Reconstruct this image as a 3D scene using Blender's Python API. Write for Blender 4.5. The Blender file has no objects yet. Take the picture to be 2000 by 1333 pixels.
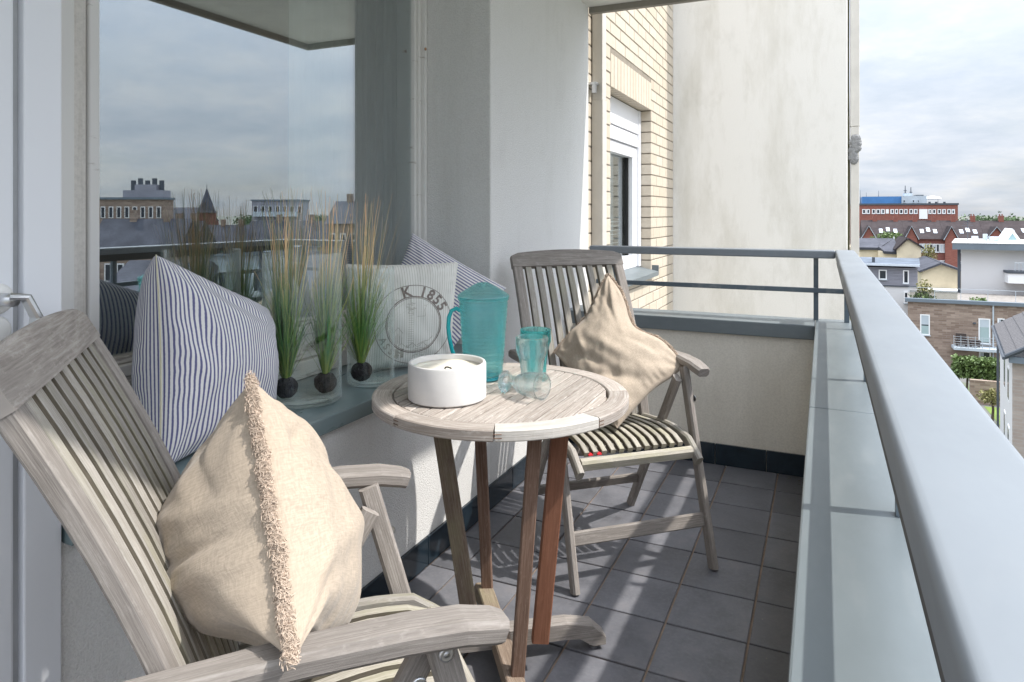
import bpy, bmesh, math, random
from mathutils import Vector, Matrix, noise
from math import sin, cos, pi, sqrt, atan2, radians, exp

# ------------------------------------------------------------------ camera, light, exposure
S = bpy.context.scene
COL = S.collection
CAMZ = 1.25
TH = math.atan(609/1333)
CT, ST = cos(TH), sin(TH)
F = 1333.0
HZ = 417.0
cd = bpy.data.cameras.new('camera')
cam = bpy.data.objects.new('camera', cd); COL.objects.link(cam)
cam.location = (0, 0, CAMZ); cam.rotation_euler = (radians(90), 0, TH)
cd.sensor_width = 36; cd.lens = F/2000*36
cd.shift_y = -(666.5-HZ)/2000
cd.clip_start = 0.02; cd.clip_end = 4000
S.camera = cam

SUND = Vector((.712, .14, 1.0)).normalized()
ELEV = math.asin(SUND.z); AZ = atan2(SUND.x, SUND.y)
sl = bpy.data.lights.new('sun', 'SUN'); sl.energy = 2.0; sl.angle = radians(0.9); sl.color = (1.0, .955, .89)
so = bpy.data.objects.new('sun', sl); COL.objects.link(so)
so.rotation_euler = SUND.to_track_quat('Z', 'Y').to_euler(); so.location = (5, 1, 8)

W = bpy.data.worlds.new('World'); S.world = W; W.use_nodes = True
nt = W.node_tree; nt.nodes.clear()
def N_(t, **k):
    n = nt.nodes.new(t)
    for a, b in k.items(): setattr(n, a, b)
    return n
sky = N_('ShaderNodeTexSky', sky_type='NISHITA'); sky.sun_disc = False
sky.sun_elevation = ELEV; sky.sun_rotation = AZ; sky.air_density = 1.0; sky.dust_density = 1.5; sky.ozone_density = 1.0
tc = N_('ShaderNodeTexCoord'); sep = N_('ShaderNodeSeparateXYZ'); nt.links.new(tc.outputs['Generated'], sep.inputs[0])
mz = N_('ShaderNodeMath', operation='MAXIMUM'); nt.links.new(sep.outputs['Z'], mz.inputs[0]); mz.inputs[1].default_value = 0.0
az = N_('ShaderNodeMath', operation='ADD'); nt.links.new(mz.outputs[0], az.inputs[0]); az.inputs[1].default_value = 0.22
dv = N_('ShaderNodeVectorMath', operation='DIVIDE'); cx = N_('ShaderNodeCombineXYZ')
for i in range(3): nt.links.new(az.outputs[0], cx.inputs[i])
nt.links.new(tc.outputs['Generated'], dv.inputs[0]); nt.links.new(cx.outputs[0], dv.inputs[1])
def wnoise(scale, detail, rough, off):
    mp = N_('ShaderNodeMapping'); mp.inputs['Location'].default_value = off
    nt.links.new(dv.outputs[0], mp.inputs[0])
    n = N_('ShaderNodeTexNoise'); n.inputs['Scale'].default_value = scale; n.inputs['Detail'].default_value = detail; n.inputs['Roughness'].default_value = rough
    nt.links.new(mp.outputs[0], n.inputs['Vector']); return n
n1 = wnoise(1.1, 7, .55, (3.4, 1.2, .4)); n2 = wnoise(2.6, 8, .6, (8.1, 2.2, 5.0))
r1 = N_('ShaderNodeValToRGB'); r1.color_ramp.elements[0].position = .36; r1.color_ramp.elements[1].position = .60
nt.links.new(n1.outputs['Fac'], r1.inputs[0])
r2 = N_('ShaderNodeValToRGB'); r2.color_ramp.elements[0].position = .3; r2.color_ramp.elements[1].position = .72
r2.color_ramp.elements[0].color = (5.7, 6.4, 7.4, 1); r2.color_ramp.elements[1].color = (8.6, 8.7, 8.9, 1)
r2.color_ramp.elements.new(.5).color = (6.9, 7.4, 8.2, 1)
nt.links.new(n2.outputs['Fac'], r2.inputs[0])
mul = N_('ShaderNodeMath', operation='MULTIPLY_ADD'); nt.links.new(r1.outputs[0], mul.inputs[0]); mul.inputs[1].default_value = .30; mul.inputs[2].default_value = .66
mx = N_('ShaderNodeMix', data_type='RGBA'); nt.links.new(mul.outputs[0], mx.inputs[0])
nt.links.new(sky.outputs[0], mx.inputs[6]); nt.links.new(r2.outputs[0], mx.inputs[7])
bg = N_('ShaderNodeBackground'); bg.inputs[1].default_value = .10
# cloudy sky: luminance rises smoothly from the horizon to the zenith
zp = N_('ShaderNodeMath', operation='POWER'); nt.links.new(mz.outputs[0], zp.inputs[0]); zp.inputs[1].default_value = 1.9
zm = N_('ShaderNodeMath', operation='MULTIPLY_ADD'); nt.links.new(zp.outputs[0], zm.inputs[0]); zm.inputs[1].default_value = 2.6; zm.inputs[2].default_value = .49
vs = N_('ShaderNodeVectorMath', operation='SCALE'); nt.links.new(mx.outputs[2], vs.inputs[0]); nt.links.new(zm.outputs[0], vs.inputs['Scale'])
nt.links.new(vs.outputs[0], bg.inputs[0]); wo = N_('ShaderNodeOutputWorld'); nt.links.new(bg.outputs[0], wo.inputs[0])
S.view_settings.view_transform = 'Standard'; S.view_settings.look = 'None'
S.view_settings.gamma = 1; S.view_settings.use_curve_mapping = False
S.view_settings.exposure = 1.22
try:
    S.cycles.max_bounces = 12; S.cycles.diffuse_bounces = 6; S.cycles.transparent_max_bounces = 40
except Exception: pass

# ------------------------------------------------------------------ placement helpers (photo ray -> real place)
def CAMW(xr, d, z): return Vector((xr*CT - d*ST, xr*ST + d*CT, z))
def ATD(px, py, d):
    return CAMW((px-1000)/F*d, d, CAMZ-(py-HZ)/F*d)
def ATZ(px, py, z):
    d = F*(CAMZ-z)/(py-HZ); return CAMW((px-1000)/F*d, d, z)
def ATY(px, py, Y):
    r = (px-1000)/F; d = Y/(ST*r+CT); return CAMW(r*d, d, CAMZ-(py-HZ)/F*d)
def ATX(px, py, X):
    r = (px-1000)/F; d = X/(CT*r-ST); return CAMW(r*d, d, CAMZ-(py-HZ)/F*d)

# ------------------------------------------------------------------ object helpers
def tag(o, label=None, cat=None, group=None, kind=None):
    if label: o['label'] = label
    if cat: o['category'] = cat
    if group: o['group'] = group
    if kind: o['kind'] = kind
    return o
def empty(name, loc=(0, 0, 0), rz=0, label=None, cat=None, group=None, kind=None):
    o = bpy.data.objects.new(name, None); COL.objects.link(o); o.location = loc; o.rotation_euler = (0, 0, rz)
    o.empty_display_size = .05
    return tag(o, label, cat, group, kind)
def mk(name, bm, m, parent=None, smooth=False, label=None, cat=None, group=None, kind=None):
    me = bpy.data.meshes.new(name)
    bmesh.ops.recalc_face_normals(bm, faces=bm.faces)
    if smooth:
        for f in bm.faces: f.smooth = True
    bm.to_mesh(me); bm.free()
    for mm in (m if isinstance(m, (list, tuple)) else [m]): me.materials.append(mm)
    o = bpy.data.objects.new(name, me); COL.objects.link(o)
    if parent: o.parent = parent
    return tag(o, label, cat, group, kind)
def link_copy(o, parent):
    c = o.copy(); COL.objects.link(c); c.parent = parent; return c
def copy_tree(o, parent=None):
    c = o.copy(); COL.objects.link(c); c.parent = parent
    for ch in list(o.children): copy_tree(ch, c)
    return c
def BM(): 
    b = bmesh.new(); b.loops.layers.uv.new('UVMap'); return b
def quadbox(bm, P):
    v = [bm.verts.new(p) for p in P]
    for f in ((0, 3, 2, 1), (4, 5, 6, 7), (0, 1, 5, 4), (1, 2, 6, 5), (2, 3, 7, 6), (3, 0, 4, 7)):
        bm.faces.new([v[i] for i in f])
    return v
def box(bm, x0, x1, y0, y1, z0, z1):
    if x1 < x0: x0, x1 = x1, x0
    if y1 < y0: y0, y1 = y1, y0
    if z1 < z0: z0, z1 = z1, z0
    return quadbox(bm, [(x0, y0, z0), (x1, y0, z0), (x1, y1, z0), (x0, y1, z0), (x0, y0, z1), (x1, y0, z1), (x1, y1, z1), (x0, y1, z1)])
def bevel(bm, w, seg=2):
    bmesh.ops.bevel(bm, geom=list(bm.edges), offset=w, segments=seg, profile=.5, affect='EDGES', clamp_overlap=True)
def beam(bm, pts, w, h, side, ch=.003, taper=None, sidemat=0):
    """sweep a chamfered w x h section along pts; side = width direction (one or a list). UV: u along, v round"""
    uvl = bm.loops.layers.uv.verify()
    pts = [Vector(p) for p in pts]; n = len(pts)
    rings = []; us = []; L = 0
    off = random.random()*7
    for i, p in enumerate(pts):
        t = (pts[min(i+1, n-1)]-pts[max(i-1, 0)]).normalized()
        s = Vector(side[i] if isinstance(side, list) else side)
        s = (s - t*s.dot(t)).normalized(); up = s.cross(t).normalized()
        ww = w/2*(taper[i] if taper else 1); hh = h/2
        c = min(ch, ww*.6, hh*.6)
        prof = [(ww-c, -hh), (ww, -hh+c), (ww, hh-c), (ww-c, hh), (-ww+c, hh), (-ww, hh-c), (-ww, -hh+c), (-ww+c, -hh)]
        rings.append([bm.verts.new(p+s*a+up*b) for a, b in prof])
        if i: L += (pts[i]-pts[i-1]).length
        us.append(L)
    per = [0, .004, h, h+.004, h+w, h+w+.004, 2*h+w, 2*h+w+.004, 2*h+2*w]
    for i in range(n-1):
        for k in range(8):
            k2 = (k+1) % 8
            f = bm.faces.new([rings[i][k], rings[i][k2], rings[i+1][k2], rings[i+1][k]])
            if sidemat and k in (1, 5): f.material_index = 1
            for lp, (uu, vv) in zip(f.loops, ((us[i], per[k]), (us[i], per[k+1]), (us[i+1], per[k+1]), (us[i+1], per[k]))):
                lp[uvl].uv = (uu+off, vv+off)
    for r in (rings[0], rings[-1]):
        f = bm.faces.new(r)
        for j, lp in enumerate(f.loops): lp[uvl].uv = (off+.01*j, off+.02*(j % 4))
def tube(bm, pts, r, n=6, cap=True):
    pts = [Vector(p) for p in pts]; rings = []
    ref = Vector((.31, .47, .83))
    for i, p in enumerate(pts):
        t = (pts[min(i+1, len(pts)-1)]-pts[max(i-1, 0)]).normalized()
        a = t.cross(ref).normalized(); b = t.cross(a)
        rr = r[i] if isinstance(r, (list, tuple)) else r
        rings.append([bm.verts.new(p+(a*cos(2*pi*k/n)+b*sin(2*pi*k/n))*rr) for k in range(n)])
    for i in range(len(pts)-1):
        for k in range(n):
            bm.faces.new([rings[i][k], rings[i][(k+1) % n], rings[i+1][(k+1) % n], rings[i+1][k]])
    if cap:
        bm.faces.new(rings[0]); bm.faces.new(rings[-1])
def lathe(bm, prof, c=(0, 0, 0), n=48, M=None, closed=False, skip=None):
    rings = []
    c = Vector(c)
    for r, z in prof:
        ring = []
        for k in range(n):
            a = 2*pi*k/n; p = Vector((r*cos(a), r*sin(a), z))
            ring.append(p)
        rings.append(ring)
    VR = []
    for (r, z), ring in zip(prof, rings):
        if r < 1e-6:
            p = Vector((0, 0, z)); VR.append([bm.verts.new((M @ p if M else p)+c)])
        else:
            VR.append([bm.verts.new((M @ p if M else p)+c) for p in ring])
    m = len(VR)
    for i in range(m if closed else m-1):
        A, B = VR[i], VR[(i+1) % m]
        for k in range(n):
            k2 = (k+1) % n
            if len(A) == 1 and len(B) == 1: continue
            if len(A) == 1: bm.faces.new([A[0], B[k], B[k2]])
            elif len(B) == 1: bm.faces.new([A[k], A[k2], B[0]])
            else: bm.faces.new([A[k], A[k2], B[k2], B[k]])

# ------------------------------------------------------------------ materials
def newmat(name):
    m = bpy.data.materials.new(name); m.use_nodes = True
    return m, m.node_tree, m.node_tree.nodes['Principled BSDF']
def nn(t, typ, **k):
    n = t.nodes.new(typ)
    for a, b in k.items(): setattr(n, a, b)
    return n
def ramp(t, src, stops):
    r = nn(t, 'ShaderNodeValToRGB'); e = r.color_ramp.elements
    e[0].position = stops[0][0]; e[0].color = tuple(stops[0][1])+(1,)
    e[1].position = stops[-1][0]; e[1].color = tuple(stops[-1][1])+(1,)
    for p, c in stops[1:-1]: e.new(p).color = tuple(c)+(1,)
    t.links.new(src, r.inputs[0]); return r.outputs[0]
def mixc(t, fac, a, b, mode='MIX'):
    m = nn(t, 'ShaderNodeMix', data_type='RGBA', blend_type=mode)
    for i, s in ((0, fac), (6, a), (7, b)):
        if isinstance(s, (int, float)): m.inputs[i].default_value = s
        elif isinstance(s, tuple): m.inputs[i].default_value = s+(1,) if len(s) == 3 else s
        else: t.links.new(s, m.inputs[i])
    return m.outputs[2]
def noisen(t, coord, scale, detail=4, rough=.6, sc=(1, 1, 1), loc=(0, 0, 0), dist=0):
    mp = nn(t, 'ShaderNodeMapping'); mp.inputs['Scale'].default_value = sc; mp.inputs['Location'].default_value = loc
    t.links.new(coord, mp.inputs[0])
    n = nn(t, 'ShaderNodeTexNoise'); n.inputs['Scale'].default_value = scale; n.inputs['Detail'].default_value = detail
    n.inputs['Roughness'].default_value = rough; n.inputs['Distortion'].default_value = dist
    t.links.new(mp.outputs[0], n.inputs['Vector']); return n.outputs['Fac']
def bumpn(t, bs, src, strength, dist):
    b = nn(t, 'ShaderNodeBump'); b.inputs['Strength'].default_value = strength; b.inputs['Distance'].default_value = dist
    t.links.new(src, b.inputs['Height']); t.links.new(b.outputs[0], bs.inputs['Normal'])
def coordo(t, what='Object', rnd=True):
    tcn = nn(t, 'ShaderNodeTexCoord')
    if not rnd: return tcn.outputs[what]
    oi = nn(t, 'ShaderNodeObjectInfo'); v = nn(t, 'ShaderNodeVectorMath', operation='MULTIPLY_ADD')
    v.inputs[1].default_value = (37, 23, 51)
    t.links.new(oi.outputs['Random'], v.inputs[0]); t.links.new(tcn.outputs[what], v.inputs[2])
    return v.outputs[0]
def simple(name, c, rough=.6, var=.12, scale=6, bump=0, bdist=.002, bscale=200, metal=0, coat=0, spec=.5):
    m, t, b = newmat(name)
    co = coordo(t)
    f = noisen(t, co, scale, 6, .65)
    lo = tuple(x*(1-var) for x in c); hi = tuple(min(1, x*(1+var)) for x in c)
    t.links.new(ramp(t, f, [(.3, lo), (.7, hi)]), b.inputs['Base Color'])
    b.inputs['Roughness'].default_value = rough; b.inputs['Metallic'].default_value = metal
    b.inputs['Coat Weight'].default_value = coat; b.inputs['Specular IOR Level'].default_value = spec
    if bump: bumpn(t, b, noisen(t, co, bscale, 3, .6), bump, bdist)
    return m
def wood(name, base, dark, light, rough=.85, green=0.0):
    m, t, b = newmat(name)
    co = coordo(t, 'UV')
    g1 = noisen(t, co, 1, 9, .74, sc=(9, 300, 1), dist=.15)
    g2 = noisen(t, co, 1, 6, .65, sc=(4, 34, 1), loc=(3, 1, 0), dist=.3)
    g3 = noisen(t, co, 1, 6, .75, sc=(30, 110, 1), loc=(7, 5, 0))
    c1 = ramp(t, g1, [(.30, dark), (.5, base), (.70, light)])
    c2 = mixc(t, ramp(t, g2, [(.40, (0, 0, 0)), (.68, (.55, .55, .55))]), c1, tuple(x*.70 for x in base))
    c3 = mixc(t, ramp(t, g3, [(.54, (0, 0, 0)), (.72, (.5, .5, .5))]), c2, tuple(min(1, x*1.15) for x in light))
    out = c3
    if green:
        gg = noisen(t, co, 1, 4, .6, sc=(5, 9, 1), loc=(1, 9, 0))
        out = mixc(t, ramp(t, gg, [(.48, (0, 0, 0)), (.62, (green,)*3)]), c3, (.36, .35, .20))
    oi = nn(t, 'ShaderNodeObjectInfo'); mr = nn(t, 'ShaderNodeMapRange')
    mr.inputs['To Min'].default_value = .82; mr.inputs['To Max'].default_value = 1.14
    t.links.new(oi.outputs['Random'], mr.inputs[0]); hv = nn(t, 'ShaderNodeHueSaturation')
    t.links.new(mr.outputs[0], hv.inputs['Value']); t.links.new(out, hv.inputs['Color'])
    t.links.new(hv.outputs[0], b.inputs['Base Color'])
    b.inputs['Roughness'].default_value = rough; b.inputs['Specular IOR Level'].default_value = .3
    bumpn(t, b, g1, .45, .0018)
    return m
def stucco(name, c, stain=(.5, .47, .4), amt=.35, bs=330, bd=.004, strength=.5, streak=(3, 3, .35), stain_pos=(.5, .75)):
    m, t, b = newmat(name); co = coordo(t, 'Object', False)
    s1 = noisen(t, co, 1.2, 7, .68, sc=streak)
    s2 = noisen(t, co, 5, 6, .7, sc=(1, 1, .5), loc=(4, 4, 4))
    grain = noisen(t, co, bs, 3, .65)
    base = ramp(t, grain, [(.3, tuple(x*.86 for x in c)), (.6, c)])
    a = mixc(t, ramp(t, s1, [(stain_pos[0], (0, 0, 0)), (stain_pos[1], (amt,)*3)]), base, stain)
    a = mixc(t, ramp(t, s2, [(.55, (0, 0, 0)), (.8, (amt*.5,)*3)]), a, tuple(x*.8 for x in stain))
    t.links.new(a, b.inputs['Base Color']); b.inputs['Roughness'].default_value = .92; b.inputs['Specular IOR Level'].default_value = .2
    bumpn(t, b, grain, strength, bd); return m
def fresn(t, ior):
    ge = nn(t, 'ShaderNodeNewGeometry'); mr = nn(t, 'ShaderNodeMapRange'); mr.inputs['To Min'].default_value = ior; mr.inputs['To Max'].default_value = 1/ior
    t.links.new(ge.outputs['Backfacing'], mr.inputs[0]); f = nn(t, 'ShaderNodeFresnel'); t.links.new(mr.outputs[0], f.inputs[0]); return f
def thin_glass(name, tint=(1, 1, 1), ior=1.5, rough=0.0, edge=0.0, edgecol=(.8, .95, 1), gcol=(1, 1, 1)):
    m = bpy.data.materials.new(name); m.use_nodes = True; t = m.node_tree; t.nodes.clear()
    tr = nn(t, 'ShaderNodeBsdfTransparent'); tr.inputs[0].default_value = tint+(1,)
    gl = nn(t, 'ShaderNodeBsdfGlossy'); gl.inputs['Roughness'].default_value = rough; gl.inputs[0].default_value = gcol+(1,)
    fr = fresn(t, ior)
    mxs = nn(t, 'ShaderNodeMixShader'); t.links.new(fr.outputs[0], mxs.inputs[0]); t.links.new(tr.outputs[0], mxs.inputs[1]); t.links.new(gl.outputs[0], mxs.inputs[2])
    out = mxs.outputs[0]
    if edge:
        lw = nn(t, 'ShaderNodeLayerWeight'); lw.inputs[0].default_value = .35
        pw = nn(t, 'ShaderNodeMath', operation='POWER'); t.links.new(lw.outputs['Facing'], pw.inputs[0]); pw.inputs[1].default_value = 3
        ml = nn(t, 'ShaderNodeMath', operation='MULTIPLY'); t.links.new(pw.outputs[0], ml.inputs[0]); ml.inputs[1].default_value = edge
        df = nn(t, 'ShaderNodeBsdfDiffuse'); df.inputs[0].default_value = edgecol+(1,)
        m2 = nn(t, 'ShaderNodeMixShader'); t.links.new(ml.outputs[0], m2.inputs[0]); t.links.new(out, m2.inputs[1]); t.links.new(df.outputs[0], m2.inputs[2]); out = m2.outputs[0]
    o = nn(t, 'ShaderNodeOutputMaterial'); t.links.new(out, o.inputs[0]); return m
def paint_old(name, c, wear=(.30, .25, .2), amt=.7, pos=(.60, .66)):
    m, t, b = newmat(name); co = coordo(t, 'Object', False)
    n = noisen(t, co, 9, 8, .7, sc=(1, .6, 4)); n2 = noisen(t, co, 3, 4, .6, sc=(1, 1, .4))
    a = mixc(t, ramp(t, n, [(pos[0], (0, 0, 0)), (pos[1], (amt,)*3)]), c, wear)
    a = mixc(t, ramp(t, n2, [(.5, (0, 0, 0)), (.75, (.25,)*3)]), a, tuple(x*.8 for x in c))
    t.links.new(a, b.inputs['Base Color']); b.inputs['Roughness'].default_value = .5; bumpn(t, b, n, .25, .001); return m
def painted_metal(name, c, rough, scratch=.15):
    m, t, b = newmat(name); co = coordo(t, 'Object', False)
    n = noisen(t, co, 3, 7, .65, sc=(1, .5, 1)); n2 = noisen(t, co, 14, 4, .6, sc=(1, .3, 1)); n3 = noisen(t, co, 260, 2, .5)
    a = ramp(t, n, [(.35, tuple(x*.9 for x in c)), (.7, tuple(x*1.08 for x in c))])
    a = mixc(t, ramp(t, n2, [(.52, (0, 0, 0)), (.72, (scratch*2,)*3)]), a, (.42, .42, .40))
    t.links.new(a, b.inputs['Base Color'])
    t.links.new(ramp(t, n2, [(.3, (rough*.85,)*3), (.75, (rough*1.25,)*3)]), b.inputs['Roughness'])
    bumpn(t, b, noisen(t, co, 4, 1, .4, sc=(1, .4, 1)), .05, .01); b.inputs['Specular IOR Level'].default_value = .45
    return m

M = {}
M['stucco'] = stucco('white_roughcast', (.85, .845, .83), stain=(.50, .48, .44), amt=.3, bs=210, bd=.007, strength=.7)
M['stucco_low'] = stucco('parapet_plaster', (.76, .72, .64), stain=(.5, .46, .38), amt=.35, bs=120, bd=.002, strength=.25)
M['cream_wall'] = stucco('cream_plaster', (.82, .80, .76), stain=(.46, .43, .35), amt=.6, bs=160, bd=.003, strength=.3, streak=(2.2, 2.2, .55), stain_pos=(.48, .78))
M['soffit'] = simple('soffit', (.70, .68, .64), .8, .08)
M['lip'] = simple('drip_lip', (.25, .23, .2), .8)
M['door'] = paint_old('door_paint', (.78, .80, .84), pos=(.70, .75), amt=.3)
M['wframe'] = paint_old('window_paint', (.78, .77, .75), pos=(.63, .69))
M['wframe2'] = paint_old('window_paint_peeling', (.74, .71, .66), wear=(.22, .18, .14), pos=(.54, .62), amt=.75)
M['wframe3'] = stucco('weathered_frame_paint', (.74, .71, .67), stain=(.45, .40, .34), amt=.6, bs=90, bd=.0005, strength=.1, streak=(30, 30, 1.2), stain_pos=(.45, .7))
M['gmetal'] = painted_metal('grey_blue_coping', (.15, .176, .188), .42, .05)
M['rail'] = painted_metal('grey_rail_paint', (.215, .24, .265), .5, .05)
M['railmid'] = painted_metal('mid_grey_rail_paint', (.07, .07, .068), .6, .05)
M['raildark'] = painted_metal('dark_grey_rail_paint', (.10, .13, .155), .38)
M['sill'] = painted_metal('sill_paint', (.17, .225, .235), .3)
M['grout'] = simple('grout', (.27, .20, .15), .95, .25, 20)
M['brick'] = None
M['mortar'] = simple('mortar', (.27, .235, .19), .95, .2, 30, .4, .003, 180)
M['white_metal'] = simple('white_metal', (.78, .78, .76), .4, .03)
M['pipe'] = simple('beige_pipe', (.62, .59, .54), .5, .06)
M['upvc'] = simple('white_plastic', (.80, .80, .82), .35, .02)
M['steel'] = simple('brushed_steel', (.62, .63, .64), .32, .05, metal=1)
M['rust'] = simple('rusty_metal', (.38, .22, .12), .8, .4, 30)
M['dark_room'] = simple('room_dark', (.05, .048, .045), .9)
M['wood_grey'] = wood('weathered_teak', (.31, .28, .255), (.165, .145, .13), (.45, .42, .39))
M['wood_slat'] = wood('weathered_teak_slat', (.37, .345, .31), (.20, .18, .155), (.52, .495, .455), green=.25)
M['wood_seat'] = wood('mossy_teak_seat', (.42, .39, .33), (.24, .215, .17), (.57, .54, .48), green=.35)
M['wood_side'] = wood('mossy_shaded_slat_edge', (.16, .138, .105), (.085, .07, .052), (.23, .20, .16), green=.15)  # darker slat sides: algae plus the shade between slats put into the colour
M['wood_top'] = wood('weathered_teak_tabletop', (.44, .385, .34), (.22, .185, .16), (.68, .64, .60))
M['wood_pale'] = wood('bleached_teak', (.56, .53, .485), (.40, .365, .33), (.70, .675, .635))
M['wood_brown'] = wood('brown_teak', (.20, .125, .09), (.10, .06, .045), (.32, .23, .185))
M['wood_red'] = wood('reddish_teak', (.28, .125, .075), (.20, .085, .05), (.33, .16, .10))
M['wood_olive'] = wood('grey_brown_teak', (.24, .18, .135), (.12, .085, .06), (.36, .30, .25), green=.3)
# tiles
def tile_mat():
    m, t, b = newmat('dark_grey_tile'); co = coordo(t)
    n = noisen(t, co, 9, 6, .65); n2 = noisen(t, co, 90, 3, .6)
    a = ramp(t, n, [(.3, (.092, .095, .108)), (.55, (.14, .143, .160)), (.75, (.178, .172, .182))])
    a = mixc(t, ramp(t, n2, [(.45, (0, 0, 0)), (.8, (.35,)*3)]), a, (.22, .21, .22))
    oi = nn(t, 'ShaderNodeObjectInfo'); mr = nn(t, 'ShaderNodeMapRange'); mr.inputs['To Min'].default_value = .78; mr.inputs['To Max'].default_value = 1.25
    t.links.new(oi.outputs['Random'], mr.inputs[0]); hv = nn(t, 'ShaderNodeHueSaturation'); t.links.new(mr.outputs[0], hv.inputs['Value']); t.links.new(a, hv.inputs['Color'])
    t.links.new(hv.outputs[0], b.inputs['Base Color']); t.links.new(ramp(t, n, [(.3, (.42,)*3), (.7, (.6,)*3)]), b.inputs['Roughness'])
    bumpn(t, b, n, .2, .002); return m
M['tile'] = tile_mat()
M['skirt'] = simple('glossy_dark_blue_tile', (.012, .022, .032), .16, .25, 12)
def brick_mat(name, cols, rough=.85):
    m, t, b = newmat(name); co = coordo(t)
    oi = nn(t, 'ShaderNodeObjectInfo')
    a = ramp(t, oi.outputs['Random'], [(i/(len(cols)-1), c) for i, c in enumerate(cols)])
    n = noisen(t, co, 25, 6, .7); a2 = mixc(t, ramp(t, n, [(.4, (0, 0, 0)), (.75, (.4,)*3)]), a, tuple(x*.78 for x in cols[0]))
    t.links.new(a2, b.inputs['Base Color']); b.inputs['Roughness'].default_value = rough; bumpn(t, b, n, .3, .003); return m
M['brick'] = brick_mat('pale_yellow_brick', [(.55, .475, .375), (.60, .53, .43), (.57, .50, .405), (.62, .555, .46)])
M['reveal_brick'] = M['brick']

def fabric(name, c, c2=None, weave=900, bumps=.35, slub=(260, 60), rough=.95, sheen=.2):
    m, t, b = newmat(name); tcn = nn(t, 'ShaderNodeTexCoord'); co = tcn.outputs['UV']
    a1 = noisen(t, co, 1, 3, .6, sc=(slub[0], slub[1], 1)); a2 = noisen(t, co, 1, 3, .6, sc=(slub[1], slub[0], 1), loc=(5, 5, 0))
    mm = nn(t, 'ShaderNodeMath', operation='ADD'); t.links.new(a1, mm.inputs[0]); t.links.new(a2, mm.inputs[1])
    a = ramp(t, mm.outputs[0], [(.8/2, tuple(x*.8 for x in c)), (1.15/2*1.0, c), (1.3/2, tuple(min(1, x*1.08) for x in c))])
    mm2 = nn(t, 'ShaderNodeMath', operation='MULTIPLY'); t.links.new(mm.outputs[0], mm2.inputs[0]); mm2.inputs[1].default_value = .5
    t.links.new(mm2.outputs[0], a.node.inputs[0])
    big = noisen(t, co, 1, 3, .5, sc=(5, 5, 1))
    a = mixc(t, ramp(t, big, [(.4, (0, 0, 0)), (.7, (.5,)*3)]), a, c2 or tuple(x*.88 for x in c))
    t.links.new(a, b.inputs['Base Color']); b.inputs['Roughness'].default_value = rough; b.inputs['Specular IOR Level'].default_value = .1
    b.inputs['Sheen Weight'].default_value = sheen
    bumpn(t, b, mm.outputs[0], bumps, .0012); return m
M['linen'] = fabric('beige_linen', (.49, .41, .325), (.45, .37, .29))
M['fringe'] = simple('beige_yarn', (.53, .43, .345), .95, .2, 60)
def stripes(name, period, duty, dark, light, seam=False):
    m, t, b = newmat(name); tcn = nn(t, 'ShaderNodeTexCoord'); co = tcn.outputs['UV']
    sp = nn(t, 'ShaderNodeSeparateXYZ'); t.links.new(co, sp.inputs[0])
    d = nn(t, 'ShaderNodeMath', operation='DIVIDE'); t.links.new(sp.outputs[0], d.inputs[0]); d.inputs[1].default_value = period
    fr = nn(t, 'ShaderNodeMath', operation='FRACT'); t.links.new(d.outputs[0], fr.inputs[0])
    nz = noisen(t, co, 1, 2, .5, sc=(1500, 200, 1))
    ad = nn(t, 'ShaderNodeMath', operation='MULTIPLY_ADD'); t.links.new(nz, ad.inputs[0]); ad.inputs[1].default_value = .16; t.links.new(fr.outputs[0], ad.inputs[2])
    r = ramp(t, ad.outputs[0], [(.08, light), (.10, dark), (.10+duty, dark), (.13+duty, light)])
    t.links.new(r, b.inputs['Base Color']); b.inputs['Roughness'].default_value = .95; b.inputs['Specular IOR Level'].default_value = .1
    bumpn(t, b, noisen(t, co, 1, 2, .6, sc=(700, 700, 1)), .25, .0008); return m
M['stripe'] = stripes('navy_white_stripe', .0112, .40, (.15, .15, .29), (.80, .79, .77))
M['ticking'] = stripes('fine_beige_ticking', .0085, .22, (.60, .59, .54), (.81, .80, .765))
M['ink'] = simple('grey_print', (.26, .22, .20), .9, .35, 80)
M['ink_pale'] = simple('pale_grey_print', (.46, .44, .39), .9, .3, 80)
M['glass'] = thin_glass('clear_glass', (.97, .985, .98), 1.5, edge=.55, edgecol=(.75, .83, .82))
def realglass():
    m = bpy.data.materials.new('clear_drinking_glass'); m.use_nodes = True; t = m.node_tree; t.nodes.clear()
    g = nn(t, 'ShaderNodeBsdfGlass'); g.inputs['IOR'].default_value = 1.45; g.inputs[0].default_value = (.99, 1, 1, 1); g.inputs['Roughness'].default_value = 0
    tr = nn(t, 'ShaderNodeBsdfTransparent'); tr.inputs[0].default_value = (.975, .99, .995, 1); x = nn(t, 'ShaderNodeMixShader'); x.inputs[0].default_value = .35
    t.links.new(g.outputs[0], x.inputs[1]); t.links.new(tr.outputs[0], x.inputs[2]); o = nn(t, 'ShaderNodeOutputMaterial'); t.links.new(x.outputs[0], o.inputs[0]); return m
M['glass2'] = realglass()
M['aqua2'] = M['glass2'].copy(); M['aqua2'].name = 'aqua_tumbler_glass'
for n_ in M['aqua2'].node_tree.nodes:
    if n_.type == 'BSDF_GLASS': n_.inputs[0].default_value = (.60, .95, .965, 1)
    if n_.type == 'BSDF_TRANSPARENT': n_.inputs[0].default_value = (.66, .95, .96, 1)
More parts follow.
